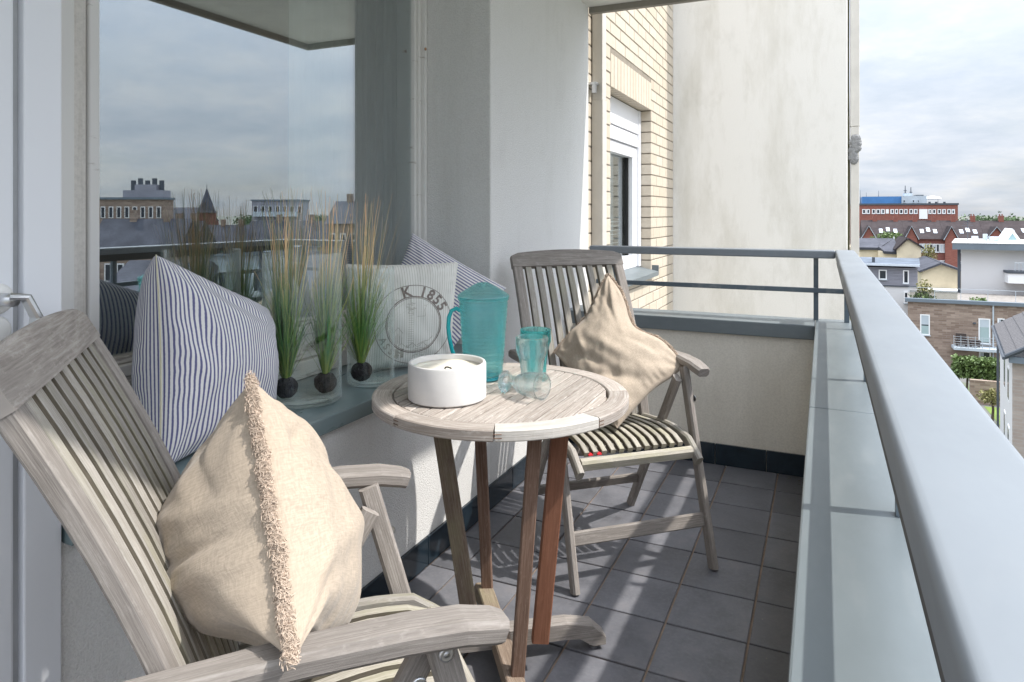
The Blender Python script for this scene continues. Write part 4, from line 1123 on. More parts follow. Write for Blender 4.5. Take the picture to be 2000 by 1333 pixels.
def roofm(name, c, sc=1.0):
    m, t, b = newmat(name); co = coordo(t, 'Object', False)
    n = noisen(t, co, .5, 6, .7); n2 = noisen(t, co, 1, 3, .6, sc=(2.5, 2.5, 14))
    a = ramp(t, n, [(.35, tuple(x*.7 for x in c)), (.7, tuple(x*1.3 for x in c))]); a = mixc(t, ramp(t, n2, [(.35, (0, 0, 0)), (.7, (.5,)*3)]), a, tuple(x*.6 for x in c))
    t.links.new(a, b.inputs['Base Color']); b.inputs['Roughness'].default_value = .95; b.inputs['Specular IOR Level'].default_value = .15; return m
M['t_redbrick'] = bricky('red_brick', (.24, .075, .055), (.30, .10, .07), (.26, .17, .14))
M['t_redbrick2'] = bricky('dark_red_brick', (.19, .06, .05), (.23, .08, .06), (.2, .12, .1))
M['t_brown'] = bricky('brown_grey_brick', (.22, .155, .12), (.40, .31, .25), (.30, .25, .21))
M['t_greybrick'] = bricky('grey_brick', (.33, .27, .235), (.40, .34, .30), (.36, .33, .3))
M['t_white'] = tmat('white_render', (.62, .61, .61), var=.03, scale=.2); M['t_white2'] = tmat('bright_white', (.80, .80, .80), var=.03)
M['t_cream'] = tmat('cream_render', (.66, .56, .40)); M['t_beige'] = tmat('beige_render', (.55, .47, .33))
M['t_slate'] = roofm('slate_roof', (.085, .088, .105)); M['t_dark'] = tmat('dark_trim', (.07, .08, .095)); M['t_fascia'] = tmat('grey_fascia', (.15, .18, .21))
M['t_slate2'] = roofm('blue_slate_roof', (.14, .165, .20)); M['t_tile'] = roofm('brown_roof_tiles', (.055, .045, .046)); M['t_black'] = simple('dark_window_glass', (.03, .035, .045), .12); M['t_frost'] = tmat('frosted_glass', (.33, .42, .42), .4)
M['t_clad'] = tmat('grey_cladding', (.27, .27, .31)); M['t_zinc'] = tmat('pale_zinc_roof', (.55, .60, .66), .4); M['t_blue'] = tmat('blue_cladding', (.06, .19, .42), .5)
M['t_ltgrey'] = tmat('light_grey_cladding', (.45, .50, .54)); M['t_rooftile'] = simple('dark_grey_roof_tile', (.085, .078, .078), .55, .3, 8)
M['t_leaf'] = simple('hedge_leaf', (.09, .14, .035), .6, .5, 3); M['t_leaf2'] = simple('spring_leaf', (.18, .17, .06), .7, .4, 3); M['t_far'] = simple('far_wood_leaf', (.07, .11, .05), .9, .4, .05)
M['t_gravel'] = simple('roof_gravel', (.22, .20, .18), .95, .3, 3); M['t_grit'] = simple('grit', (.30, .27, .22), .95, .5, 90)
M['t_trunk'] = simple('bark', (.09, .07, .05), .9); M['t_wicker'] = simple('brown_wicker', (.06, .045, .04), .8)
M['t_rust'] = simple('rust_brown_leaf', (.20, .10, .05), .8, .4, 3)

class Bld:
    """a building whose base sits on the ground; parts in world coordinates"""
    def __init__(s, label, X, Y, cat='building', name='building', group=None):
        s.o = empty(name, (X, Y, GZ), label=label, cat=cat, group=group); s.off = Vector((X, Y, GZ))
    def add(s, name, bm, m, parent=None, **k):
        for vv in bm.verts: vv.co -= s.off
        return mk(name, bm, M[m] if isinstance(m, str) else m, parent or s.o, **k)
    def box(s, name, x0, x1, y0, y1, z0, z1, m, parent=None, **k):
        bm = BM(); box(bm, x0, x1, y0, y1, z0, z1); return s.add(name, bm, m, parent, **k)
    def window(s, x0, x1, Y, z0, z1, fm='t_white2', pm='t_black', fw=.09, mull=0, dp=.12):
        bm = BM()
        box(bm, x0, x1, Y-.05, Y+dp, z0, z0+fw); box(bm, x0, x1, Y-.05, Y+dp, z1-fw, z1)
        box(bm, x0, x0+fw, Y-.048, Y+dp, z0+fw, z1-fw); box(bm, x1-fw, x1, Y-.048, Y+dp, z0+fw, z1-fw)
        for k in range(mull):
            xm = x0+(x1-x0)*(k+1)/(mull+1); box(bm, xm-fw*.4, xm+fw*.4, Y-.046, Y+dp, z0+fw, z1-fw)
        w = s.add('window', bm, fm)
        bm = BM(); box(bm, x0+fw*.5, x1-fw*.5, Y-.01, Y+.02, z0+fw*.5, z1-fw*.5); s.add('pane', bm, pm, w)
        rv = random.random()
        if rv < .45: bm = BM(); box(bm, x0+fw*1.05, x0+fw+(x1-x0-2*fw)*random.uniform(.25, .45), Y-.03, Y-.015, z0+fw*1.05, z1-fw*1.05); s.add('curtain', bm, 't_ltgrey', w)
        elif rv < .6: bm = BM(); box(bm, x0+fw*1.05, x1-fw*1.05, Y-.03, Y-.015, z1-(z1-z0)*random.uniform(.3, .6), z1-fw*1.05); s.add('blind', bm, 't_ltgrey', w)
        bm = BM(); box(bm, x0-.05, x1+.05, Y-.14, Y-.055, z0-.06, z0-.005); s.add('sill', bm, 't_ltgrey', w)
        return w
def PX(px, Y): 
    return ATY(px, HZ, Y).x
def PZ(px, py, Y): return ATY(px, py, Y).z
def prism(bm, P, Q):
    a = [bm.verts.new(p) for p in P]; b_ = [bm.verts.new(q) for q in Q]; n = len(P)
    bm.faces.new(a); bm.faces.new(list(reversed(b_)))
    for i in range(n): bm.faces.new([a[i], a[(i+1) % n], b_[(i+1) % n], b_[i]])
def leaves(bm, c, rad, n, size, seed, squash=(1, 1, 1), boxy=None):
    random.seed(seed)
    for k in range(n):
        if boxy: p = Vector((random.uniform(-boxy[0], boxy[0]), random.uniform(-boxy[1], boxy[1]), random.uniform(-boxy[2], boxy[2])))+Vector([noise.noise(Vector((k*.37, i*9, seed)))*size*1.5 for i in range(3)])
        else:
            d = Vector((random.gauss(0, 1), random.gauss(0, 1), random.gauss(0, 1))).normalized(); r = rad*(random.random()**.4)*(.75+.45*noise.noise(d*2.2+Vector((seed, 0, 0)))+.1)
            p = Vector((d.x*r*squash[0], d.y*r*squash[1], d.z*r*squash[2]))
        n_ = Vector((random.gauss(0, 1), random.gauss(0, 1), random.gauss(0, 1))).normalized(); a = n_.orthogonal().normalized(); b_ = n_.cross(a); sz = size*random.uniform(.6, 1.3)
        q = Vector(c)+p
        bm.faces.new([bm.verts.new(q+a*sz), bm.verts.new(q+b_*sz*.6), bm.verts.new(q-a*sz), bm.verts.new(q-b_*sz*.6)])

# --- brown brick house with the roof terrace
Y1 = 69.0
xa, xb = PX(1773, Y1), PX(2000, Y1)+9; zt = PZ(1773, 589, Y1)
h1 = Bld('brown brick terrace house with a small balcony behind the hedge', (xa+xb)/2, Y1+6)
def kite0(bl, nm, x0, x1, Y, dep, z0, z1, m):
    k = (Y+dep)/Y; bm = BM(); prism(bm, [(x0, Y, z0), (x1, Y, z0), (x1*k, Y+dep, z0), (x0*k, Y+dep, z0)], [(x0, Y, z1), (x1, Y, z1), (x1*k, Y+dep, z1), (x0*k, Y+dep, z1)]); return bl.add(nm, bm, m)
kite0(h1, 'wall', xa, xb, Y1, 8, GZ, zt, 't_brown'); h1.box('roof_edge', xa-.2, xb+.2, Y1-.2, Y1+.25, zt+.001, zt+.30, 't_fascia'); kite0(h1, 'roof', xa+.02, xb, Y1+.26, 8, zt+.001, zt+.12, 't_gravel')
def w1(p0, p1, q0, q1, **k): return h1.window(PX(p0, Y1), PX(p1, Y1), Y1-.02, PZ(p0, q1, Y1), PZ(p0, q0, Y1), **k)
w1(1797, 1816, 614, 654); o = w1(1911, 1934, 622, 671); 
h1.box('blind', PX(1799.5, Y1), PX(1813.5, Y1), Y1-.05, Y1-.035, PZ(1799, 653, Y1), PZ(1799, 636, Y1), 't_frost'); h1.box('blind', PX(1914, Y1), PX(1931.5, Y1), Y1-.05, Y1-.035, PZ(1914, 668, Y1), PZ(1914, 639, Y1), 't_frost')
w1(1948, 1962, 622, 671); w1(1912, 1935, 686, 720); w1(1800, 1816, 690, 722)
zb = PZ(1905, 676, Y1); bx0, bx1 = PX(1863, Y1-1.4), PX(1962, Y1-1.4)
h1.box('balcony_slab', bx0, bx1, Y1-1.4, Y1-.06, zb-.22, zb, 't_ltgrey')
bm = BM()
for k in range(5): tube(bm, [(bx0, Y1-1.38, zb+.1+.2*k), (bx1, Y1-1.38, zb+.1+.2*k)], .012, 4)
for k in range(8): xx = bx0+(bx1-bx0)*k/7; tube(bm, [(xx, Y1-1.38, zb-.1), (xx, Y1-1.38, zb+1.0)], .02, 4)
h1.add('balcony_railing', bm, 't_ltgrey')
bm = BM(); tube(bm, [(xa+.1, Y1+.1, zt+1.25), (xb, Y1+.1, zt+1.25)], .015, 4)
for k in range(10): tube(bm, [(xa+.1+(xb-xa)*k/9, Y1+.1, zt+.3), (xa+.1+(xb-xa)*k/9, Y1+.1, zt+1.25)], .02, 4)
h1.add('terrace_wire_railing', bm, 't_ltgrey')
bm = BM(); box(bm, xa+.2, PX(1872, Y1), Y1+.5, Y1+.55, zt+.1, zt+.95); h1.add('terrace_screen', bm, thin_glass('terrace_glass', (.75, .76, .74), 1.4), None)
bm = BM(); lathe(bm, [(0, 0), (.10, 0), (.12, -.12), (0, -.14)], (PX(1903, Y1), Y1-.06, PZ(1903, 630, Y1)), 10); h1.add('wall_lamp', bm, 't_dark')
# things on its balcony
def wicker(px, w, h, label):
    x = PX(px, Y1-.8); e = Bld(label, x, Y1-.8, 'garden chair', 'wicker_chair'); e.off.z = 0; e.o.location.z = zb; e.off = Vector((0, 0, 0)); e.o.location = (x, Y1-.8, zb+.001)
    def b(n, a): bm = BM(); box(bm, *a); mk(n, bm, M['t_wicker'], e.o)
    b('seat', (-w/2, w/2, -.3, .3, .22, .42)); b('backrest', (-w/2, w/2, .22, .32, .43, h))
    for sx in (-1, 1): b('armrest', (sx*w/2-.05, sx*w/2+.05, -.3, .21, .425, .62))
    for sx in (-1, 1):
        for sy in (-1, 1): b('leg', (sx*(w/2-.05)-.03, sx*(w/2-.05)+.03, sy*.25-.03, sy*.25+.03, 0, .219))
wicker(1878, .75, 1.05, 'high backed dark wicker chair on the brown house balcony')
wicker(1904, .65, .55, 'low dark wicker chair beside the brown house balcony door')
# --- plants on terrace
def bush(px, py, Y, rad, label, m, n=260, size=.13, seed=1, squash=(1, 1, .8), cat='plant', name='terrace_plant', base=None, trunk=True):
    c = ATY(px, py, Y); z0 = base if base is not None else c.z-rad*squash[2]
    e = empty(name, (c.x, c.y, z0), label=label, cat=cat)
    bm = BM(); leaves(bm, (0, 0, c.z-z0), rad, n, size, seed, squash); mk('foliage' if rad < 2 else 'crown', bm, M[m], e, kind='stuff')
    bm = BM(); tube(bm, [(0, 0, 0), (rad*.05, 0, (c.z-z0)*.5), (0, rad*.04, c.z-z0), (rad*.1, 0, c.z-z0+rad*.4)], [rad*.10, rad*.08, rad*.06, rad*.02], 6); mk('trunk' if rad > 1.5 else 'stem', bm, M['t_trunk'], e)
    return e
bush(1803, 582, Y1+1.0, .95, 'wide green potted shrub at the left end of the roof terrace', 't_leaf', seed=4, base=zt+.12, squash=(1.2, 1, .55)); bush(1806, 566, Y1+1.9, .9, 'straw coloured ornamental grass above the roof terrace shrub', 't_leaf2', seed=5, base=zt+.12, squash=(.9, .8, 1))
bush(1911, 590, Y1+.9, .75, 'small green shrub in front of the white upper storey', 't_leaf', seed=6, base=zt+.12, squash=(1.2, 1, .6))
# --- white upper storey building
Y2 = 78.0
xa2, xb2 = PX(1877, Y2), PX(2000, Y2)+12; zt2 = PZ(1880, 487, Y2)
h2 = Bld('large white flat roofed house with dark grey fascia and triangular skylight', (xa2+xb2)/2, Y2+7)
def kite(bl, nm, x0, x1, Y, dep, z0, z1, m):   # plan narrows towards the back-left
    k = (Y+dep)/Y; bm = BM(); prism(bm, [(x0, Y, z0), (x1, Y, z0), (x1*k, Y+dep, z0), (x0*k+.3, Y+dep, z0)], [(x0, Y, z1), (x1, Y, z1), (x1*k, Y+dep, z1), (x0*k+.3, Y+dep, z1)]); return bl.add(nm, bm, m)
kite(h2, 'wall', xa2, xb2, Y2, 11, GZ, zt2, 't_white'); 
x0 = PX(1860, Y2-1.0)
kite(h2, 'fascia', x0, xb2+1, Y2-1.0, 11.5, zt2, PZ(1880, 475.5, Y2-1), 't_fascia'); kite(h2, 'roof', x0-.05, xb2+1, Y2-1.05, 11.6, PZ(1880, 475.5, Y2-1)+.001, PZ(1880, 474, Y2-1), 't_white2')
h2.box('downpipe', xa2-.26, xa2-.02, Y2-.02, Y2+.2, GZ, zt2-.01, 't_dark'); zb2 = PZ(1980, 534, Y2-1)
bx = PX(1969, Y2-1.5)
h2.box('balcony', bx, xb2-3, Y2-1.5, Y2-.01, PZ(1980, 554, Y2-1.5), zb2, 't_white2'); h2.box('balcony_coping', bx-.08, xb2-3, Y2-1.58, Y2-.011, zb2+.001, zb2+.22, 't_dark')
bm = BM()
for k in range(14): xx = bx+.55+.3*k; tube(bm, [(xx, Y2-1.4, zb2+.2), (xx, Y2-1.4, zb2+.98)], .022, 4)
tube(bm, [(bx+.55, Y2-1.4, zb2+.98), (bx+4.6, Y2-1.4, zb2+.98)], .03, 4); h2.add('balcony_railing', bm, 't_ltgrey')
h2.box('vent_strip', PX(1950, Y2), PX(2004, Y2), Y2-.06, Y2-.005, PZ(1960, 597, Y2), PZ(1960, 588, Y2), 't_dark')
zr = PZ(1880, 474, Y2-1)+.002; xs0, xs1, xm = PX(1958, Y2+1), PX(1997, Y2+1), PX(1977.5, Y2+1); za = PZ(1977, 447, Y2+1)
bm = BM(); prism(bm, [(xs0, Y2+1, zr), (xs1, Y2+1, zr), (xm, Y2+1, za)], [(xs0, Y2+4, zr), (xs1, Y2+4, zr), (xm, Y2+4, za)]); sk = h2.add('skylight', bm, 't_white2')
w_ = (xs1-xs0)*.19; bm = BM(); prism(bm, [(xs0+w_*1.4, Y2+.96, zr+w_*.8), (xs1-w_*1.4, Y2+.96, zr+w_*.8), (xm, Y2+.96, za-w_*1.5)], [(xs0+w_*1.4, Y2+.99, zr+w_*.8), (xs1-w_*1.4, Y2+.99, zr+w_*.8), (xm, Y2+.99, za-w_*1.5)]); h2.add('pane', bm, tmat('skylight_glass', (.25, .36, .38), .2), sk)
for (px_, dy_, w_, h_) in ((1905, 3, .5, .5), (1925, 4, .35, .7), (1950, 3, 1.2, .45)):
    xx = PX(px_, Y2+dy_); h2.box('roof_vent', xx-w_/2, xx+w_/2, Y2+dy_, Y2+dy_+w_, zr+.002, zr+h_, 't_ltgrey')
xx = PX(1890, Y2+5); bm = BM(); tube(bm, [(xx, Y2+5, zr), (xx, Y2+5, zr+2.2)], .03, 5)
for k in range(4): tube(bm, [(xx-.5+.08*k, Y2+5, zr+1.5+.2*k), (xx+.5-.08*k, Y2+5, zr+1.5+.2*k)], .02, 4)
h2.add('aerial', bm, 't_dark')
xx = PX(1940, Y1-.1); h1.box('downpipe', xx-.05, xx+.05, Y1-.12, Y1-.02, GZ, zt, 't_ltgrey')
# --- beige low gable
Y3 = 92.0
def gable(label, Y, px0, px1, pxa, pye, pya, depth, wm, rm, ov=.25, rt=.22, pyr=None, name='house', cat='house'):
    x0, x1, xa_ = PX(px0, Y), PX(px1, Y), PX(pxa, Y); ze, za_ = PZ(px0, pye, Y), PZ(pxa, pya, Y); zr_ = PZ(px1, pyr, Y) if pyr else ze
    b_ = Bld(label, xa_, Y+depth/2, cat, name)
    bm = BM(); prism(bm, [(x0, Y, GZ), (x1, Y, GZ), (x1, Y, zr_), (xa_, Y, za_), (x0, Y, ze)], [(x0, Y+depth, GZ), (x1, Y+depth, GZ), (x1, Y+depth, zr_), (xa_, Y+depth, za_), (x0, Y+depth, ze)]); b_.add('wall', bm, wm)
    for (ax_, az_, bx_, bz_) in ((x0, ze, xa_, za_), (xa_, za_, x1, zr_)):
        d = Vector((bx_-ax_, 0, bz_-az_)).normalized(); n = Vector((-d.z, 0, d.x)); A = Vector((ax_, 0, az_))-(d*ov if ax_ == x0 and az_ == ze else Vector()); Bv = Vector((bx_, 0, bz_))+(d*ov if bx_ == x1 else Vector())
        g = n*.01; P_ = [A+g, Bv+g, Bv+n*rt, A+n*rt]; bm = BM(); prism(bm, [(p.x, Y-.3, p.z) for p in P_], [(p.x, Y+depth+.3, p.z) for p in P_]); b_.add('roof', bm, rm)
    return b_
b3 = gable('low beige gabled shed left of the big white house', Y3, 1800, 1878, 1838, 531, 517, 14, 't_beige', 't_slate', pyr=531)
b3.box('ledge', PX(1796, Y3-2), PX(1880, Y3-2), Y3-2, Y3-.01, PZ(1838, 571, Y3-2), PZ(1838, 567, Y3-2), 't_white2')
# --- grey clad house
Y4 = 76.0
xa4, xb4 = PX(1672, Y4), PX(1791, Y4); zt4 = PZ(1750, 523, Y4)
h4 = Bld('small house with grey slatted cladding over a white ground floor', (xa4+xb4)/2, Y4+4, 'house', 'house')
zm4 = PZ(1750, 558, Y4)
h4.box('wall', xa4, xb4, Y4+.05, Y4+6, GZ, zm4, 't_white')
n4 = 12
for k in range(n4):
    za0 = zm4+(zt4-zm4)*k/n4; h4.box('cladding_board', xa4-.05, xb4+.05, Y4-.03-.02*(k % 2), Y4+6, za0+.012, zm4+(zt4-zm4)*(k+1)/n4-.012, 't_clad')
h4.box('band', xa4-.06, xb4+.06, Y4-.06, Y4+6.05, zm4-.12, zm4+.01, 't_dark')
bm = BM(); x0, x1 = xa4-.3, PX(1797, Y4-.5); zf = PZ(1750, 519, Y4-.5); zk = zf+.95
prism(bm, [(x0, Y4-.5, zf-.02), (x1, Y4-.5, zf-.02), (x1, Y4-.5, zf+.10), (x0, Y4-.5, zf+.10)], [(x0, Y4+7, zf+.2), (x1*1.09, Y4+7, zf+.2), (x1*1.09, Y4+7, zf+.32), (x0, Y4+7, zf+.32)]); h4.add('roof', bm, 't_slate2')
h4.box('eave_strip', x0, PX(1796, Y4-.5), Y4-.62, Y4-.51, zf-.06, zf+.14, 't_zinc')
h4.box('chimney', PX(1703.5, Y4+1), PX(1709, Y4+1), Y4+1, Y4+1.4, zf, PZ(1706, 503, Y4+1), 't_dark')
for a in ((1716, 1732, 527, 546), (1763.5, 1775, 528, 554), (1765, 1774, 570, 592)):
    h4.window(PX(a[0], Y4), PX(a[1], Y4), Y4-.06, PZ(a[0], a[3], Y4), PZ(a[0], a[2], Y4), pm='t_black', fw=.10)
# --- cream houses
Y5 = 108.0
x0, x1 = PX(1660, Y5), PX(1757, Y5)
h5 = Bld('cream rendered house with a slate hipped roof behind the post', (x0+x1)/2, Y5+5, 'house', 'house')
xs_ = PX(1715, Y5-1.2)
h5.box('wall', x0, PX(1716, Y5), Y5, Y5+9, GZ, PZ(1700, 484, Y5), 't_cream'); h5.box('wing_wall', PX(1714, Y5), x1, Y5-1.2, Y5+8, GZ, PZ(1740, 491, Y5-1.2), 't_cream')
bm = BM(); A = [ATY(1676, 483.5, Y5-.4), ATY(1717, 484, Y5-.4), ATY(1746, 466, Y5+6), ATY(1668, 465, Y5+6)]
prism(bm, A, [a+Vector((0, .1, -.35)) for a in A]); A = [ATY(1716, 482, Y5-.4), ATY(1727, 491, Y5-1.6), ATY(1759, 493, Y5-1.6), ATY(1746, 466, Y5+6), ATY(1722, 466, Y5+6)]
prism(bm, A, [a+Vector((0, .1, -.35)) for a in A]); h5.add('roof', bm, 't_slate')
h5.box('ridge_trim', PX(1745, Y5+5.8), PX(1747, Y5+5.8), Y5+5.6, Y5+6, PZ(1746, 482, Y5+6), PZ(1746, 463, Y5+6), 't_white2')
gable('cream rendered gable house with bowed eaves beside the slate roof', Y5-2, 1752, 1799, 1773, 487, 468, 10, 't_cream', 't_tile', pyr=484)
# --- red brick terrace row with gabled dormers
Y6 = 150.0
def P6(px, py, dy=0): return ATY(px, py, Y6+dy)
x0, x1 = PX(1700, Y6), PX(2000, Y6)+25; ze = PZ(1800, 466, Y6); zr6 = PZ(1850, 431, Y6+7)
row = [(1700, 1722, 1760), (1765, 1785, 1832), (1838, 1858, 1895), (1900, 1925, 1960), (1962, 1985, 2030)]
prev = 1680
segs6 = [(1684, 1768, 'leftmost red brick terrace house under the brown roofs'), (1768, 1845, 'middle red brick terrace house with white windows under brown roofs'), (1845, 1925, 'red brick terrace house just behind the big white house roof'), (1925, 2060, 'rightmost red brick terrace house beyond the triangular skylight')]
for k, (p0, p1, lab) in enumerate(segs6):
    a, b_ = PX(p0, Y6), PX(p1, Y6)
    h = Bld(lab, (a+b_)/2, Y6+6, 'house', 'terrace_house', 'red brick terrace row')
    h.box('wall', a, b_-.02, Y6, Y6+12, GZ, ze, 't_redbrick2')
    bm = BM(); prism(bm, [(a, Y6-.5, ze-.1), (a, Y6+6.5, zr6), (a, Y6+13, ze-.1)], [(b_-.02, Y6-.5, ze-.1), (b_-.02, Y6+6.5, zr6), (b_-.02, Y6+13, ze-.1)]); h.add('roof', bm, 't_tile')
    # gabled cross wing
    gx0, gx1 = a, a+(b_-a)*.30; gm = (gx0+gx1)/2; zg = ze+(zr6-ze)*.62
    bm = BM(); prism(bm, [(gx0, Y6-.7, GZ), (gx1, Y6-.7, GZ), (gx1, Y6-.7, ze-.1), (gm, Y6-.7, zg), (gx0, Y6-.7, ze-.1)], [(gx0, Y6+4, GZ), (gx1, Y6+4, GZ), (gx1, Y6+4, ze-.1), (gm, Y6+4, zg), (gx0, Y6+4, ze-.1)]); h.add('gable_wall', bm, 't_redbrick')
    for (ax_, bx_) in ((gx0, gm), (gx1, gm)):
        bm = BM(); dx = .3 if ax_ == gx0 else -.3
        prism(bm, [(ax_-dx, Y6-1.0, ze-.35), (bx_, Y6-1.0, zg+.02), (bx_, Y6-1.0, zg+.25), (ax_-dx, Y6-1.0, ze-.12)], [(ax_-dx, Y6+4.5, ze-.35), (bx_, Y6+4.5, zg+.02), (bx_, Y6+4.5, zg+.25), (ax_-dx, Y6+4.5, ze-.12)]); h.add('gable_roof', bm, 't_tile')
    bm = BM(); 
    tube(bm, [(gx0-.25, Y6-1.05, ze-.2), (gm, Y6-1.05, zg+.22), (gx1+.25, Y6-1.05, ze-.2)], .07, 4); h.add('verge_board', bm, 't_ltgrey')
    for cx_ in (.35, .85):
        xx = a+(b_-a)*cx_; c_ = h.box('chimney', xx-.4, xx+.4, Y6+6, Y6+6.8, zr6-.8, zr6+.9, 't_redbrick')
        bm = BM(); 
        for q in (-.25, .25): lathe(bm, [(.10, .9), (.12, 1.25), (.08, 1.25)], (xx+q*.8, Y6+6.5, zr6), 8)
        h.add('chimney_pots', bm, 't_redbrick', c_)
    for j in range(3):   # roof lights lying in the slope
        xx = a+(b_-a)*(.42+.17*j); t0 = .30+.08*(j % 2); sl_ = (zr6-ze+.1)/7.0
        def rp_(t_): return (Y6-.5+7*t_, ze-.1+(zr6-ze+.1)*t_)
        (ya, zaa), (yb, zbb) = rp_(t0), rp_(t0+.20); bm = BM(); up = Vector((0, -sl_, 1)).normalized()*.08
        prism(bm, [(xx, ya, zaa), (xx+.6, ya, zaa), (xx+.6, yb, zbb), (xx, yb, zbb)], [Vector((xx, ya, zaa))+up, Vector((xx+.6, ya, zaa))+up, Vector((xx+.6, yb, zbb))+up, Vector((xx, yb, zbb))+up]); h.add('roof_window', bm, 't_zinc')
    for fl in range(3):
        zz = ze-1.0-3.1*fl
        for j in range(4):
            xx = a+(b_-a)*(.36+.17*j); h.window(xx, xx+1.15, Y6-.02, zz-1.6, zz, fw=.13, mull=1, pm='t_black' if (j+fl) % 3 else 't_ltgrey')
# --- big red office
Y7 = 225.0
x0, x1 = PX(1672, Y7), PX(1871, Y7); zt7 = PZ(1770, 401, Y7)
h7 = Bld('long red brick office block with window bands and blue rooftop storey', (x0+x1)/2, Y7+10, 'office block', 'office_block')
h7.box('wall', x0-1, x1, Y7, Y7+22, GZ, zt7, 't_redbrick'); h7.box('roof_edge', x0-1.2, x1+.2, Y7-.2, Y7+22.2, zt7, zt7+.5, 't_dark')
fw7 = [(1684, 1691), (1692, 1699), (1703, 1710), (1711.5, 1719), (1720.5, 1728), (1739, 1746), (1748, 1754), (1756.5, 1764), (1766, 1772.5), (1776, 1783), (1784.5, 1792), (1813, 1819.5), (1821, 1828), (1831, 1838), (1840, 1847), (1850, 1857), (1858.5, 1865)]
for r_, (q0, q1) in enumerate(((409, 418), (433, 442.5), (458, 467))):
    for (p0, p1) in fw7:
        if r_ and p0 > 1725 and r_ > 0: continue
        h7.window(PX(p0, Y7), PX(p1, Y7), Y7-.05, PZ(p0, q1, Y7), PZ(p0, q0, Y7), fw=.20)
h7.box('white_panel', PX(1730, Y7), PX(1736, Y7), Y7-.12, Y7-.01, PZ(1730, 417.5, Y7), PZ(1730, 409, Y7), 't_white2')
h7.box('white_stair_tower', PX(1795, Y7), PX(1811, Y7), Y7-.6, Y7-.01, PZ(1795, 428, Y7), PZ(1795, 409, Y7), 't_white2')
zt_ = zt7+.5
h7.box('blue_storey', PX(1684, Y7+5), PX(1761, Y7+5), Y7+5, Y7+18, zt_, PZ(1700, 384.5, Y7+5), 't_blue'); h7.box('grey_storey', PX(1761.2, Y7+4), PX(1810, Y7+4), Y7+4, Y7+18, zt_, PZ(1780, 383, Y7+4), 't_ltgrey')
h7.box('roof_plant', PX(1789, Y7+6), PX(1804, Y7+6), Y7+6, Y7+12, PZ(1780, 383, Y7+4)+.01, PZ(1795, 381, Y7+6), 't_dark')
h7.box('rooftop_box', PX(1766, Y7+8), PX(1782, Y7+8), Y7+8, Y7+12, PZ(1780, 383, Y7+4)+.01, PZ(1775, 378, Y7+8), 't_ltgrey')
for (p0, p1) in ((1764, 1768), (1782, 1786), (1791, 1795)): h7.window(PX(p0, Y7+4), PX(p1, Y7+4), Y7+3.9, PZ(p0, 396, Y7+4), PZ(p0, 391, Y7+4), fm='t_ltgrey', fw=.1, pm='t_black')
bm = BM(); lathe(bm, [(0, 1.3), (1.8, 1.0), (2.4, .4), (2.3, .2), (0, .2)], ((PX(1812, Y7+8)+PX(1838, Y7+8))/2, Y7+12, PZ(1825, 391, Y7+8)), 24); h7.add('canopy', bm, 't_white2')
for p0 in (1814, 1827, 1843): h7.box('vent_stack', PX(p0, Y7+6), PX(p0+4, Y7+6), Y7+6, Y7+7, zt_, PZ(p0, 394.5, Y7+6), 't_dark')
for p0, q0, r_ in ((1768, 363, .16), (1779, 366, .16), (1716, 373, .07), (1692, 376, .06), (1680, 372, .06), (1832, 388, .05)):
    p = ATY(p0, q0, Y7+9); bm = BM(); tube(bm, [(p.x, p.y, zt_), (p.x, p.y, p.z)], [r_*1.8, r_*.6], 5)
    if r_ > .1: 
        for k in range(3): tube(bm, [(p.x-.4, p.y, p.z-1.5-k*.8), (p.x+.4, p.y, p.z-1.5-k*.8)], .12, 4)
    h7.add('antenna', bm, 't_dark')
# --- trees: far wood and the brown tree between houses
bm = BM(); random.seed(33)
for k in range(90):
    x = -60+k*7+random.uniform(-3, 3); y = 520+random.uniform(-60, 90); r = random.uniform(8, 12); leaves(bm, (x, y, GZ+5+random.uniform(0, 3.0)), r, 170, 1.1, k, (1.2, 1, .62))
mk('far_wood', bm, M['t_far'], kind='stuff')
bush(1813, 498, 132, 2.0, 'bare brownish spring tree between the cream gable and the red houses', 't_leaf2', n=700, size=.16, seed=9, squash=(.75, .7, 1.0), cat='tree', name='tree', base=GZ)
bush(1737, 463, 128, 1.6, 'bright green young tree above the slate roof', 't_leaf', n=500, size=.2, seed=12, squash=(1.6, 1, .6), cat='tree', name='tree', base=GZ)
# --- garden: hedge, low wall, bush, lawn
Yh = 58.5
hx0, hx1 = PX(1862, Yh), PX(1966, Yh); hz0, hz1 = PZ(1900, 738, Yh), PZ(1900, 699, Yh)
hd = empty('hedge', ((hx0+hx1)/2, Yh, GZ), label='clipped green hedge in front of the brown brick house', cat='hedge')
bm = BM(); leaves(bm, (0, 0, (hz0+hz1)/2-GZ), 1, 4200, .12, 7, boxy=((hx1-hx0)/2, .75, (hz1-hz0)/2)); mk('foliage', bm, M['t_leaf'], hd, kind='stuff')
for k in range(6):
    xx = -(hx1-hx0)/2+(hx1-hx0)*(k+.5)/6; bm = BM(); tube(bm, [(xx, 0, 0), (xx+.1, .05, hz0-GZ+.5)], .07, 5); mk('stem', bm, M['t_trunk'], hd)
Yl = 56.5
bm = BM(); box(bm, PX(1895, Yl), PX(1975, Yl), Yl, Yl+.3, GZ, PZ(1920, 744, Yl)); mk('garden_wall', bm, M['t_brown'], label='low brown garden wall under the hedge', cat='wall')
bush(1938, 776, 52, .95, 'yellow green garden bush in front of the low wall', 't_leaf2', n=500, size=.10, seed=15, squash=(1, .9, .6), name='garden_bush', base=GZ)
bm = BM(); random.seed(5); 
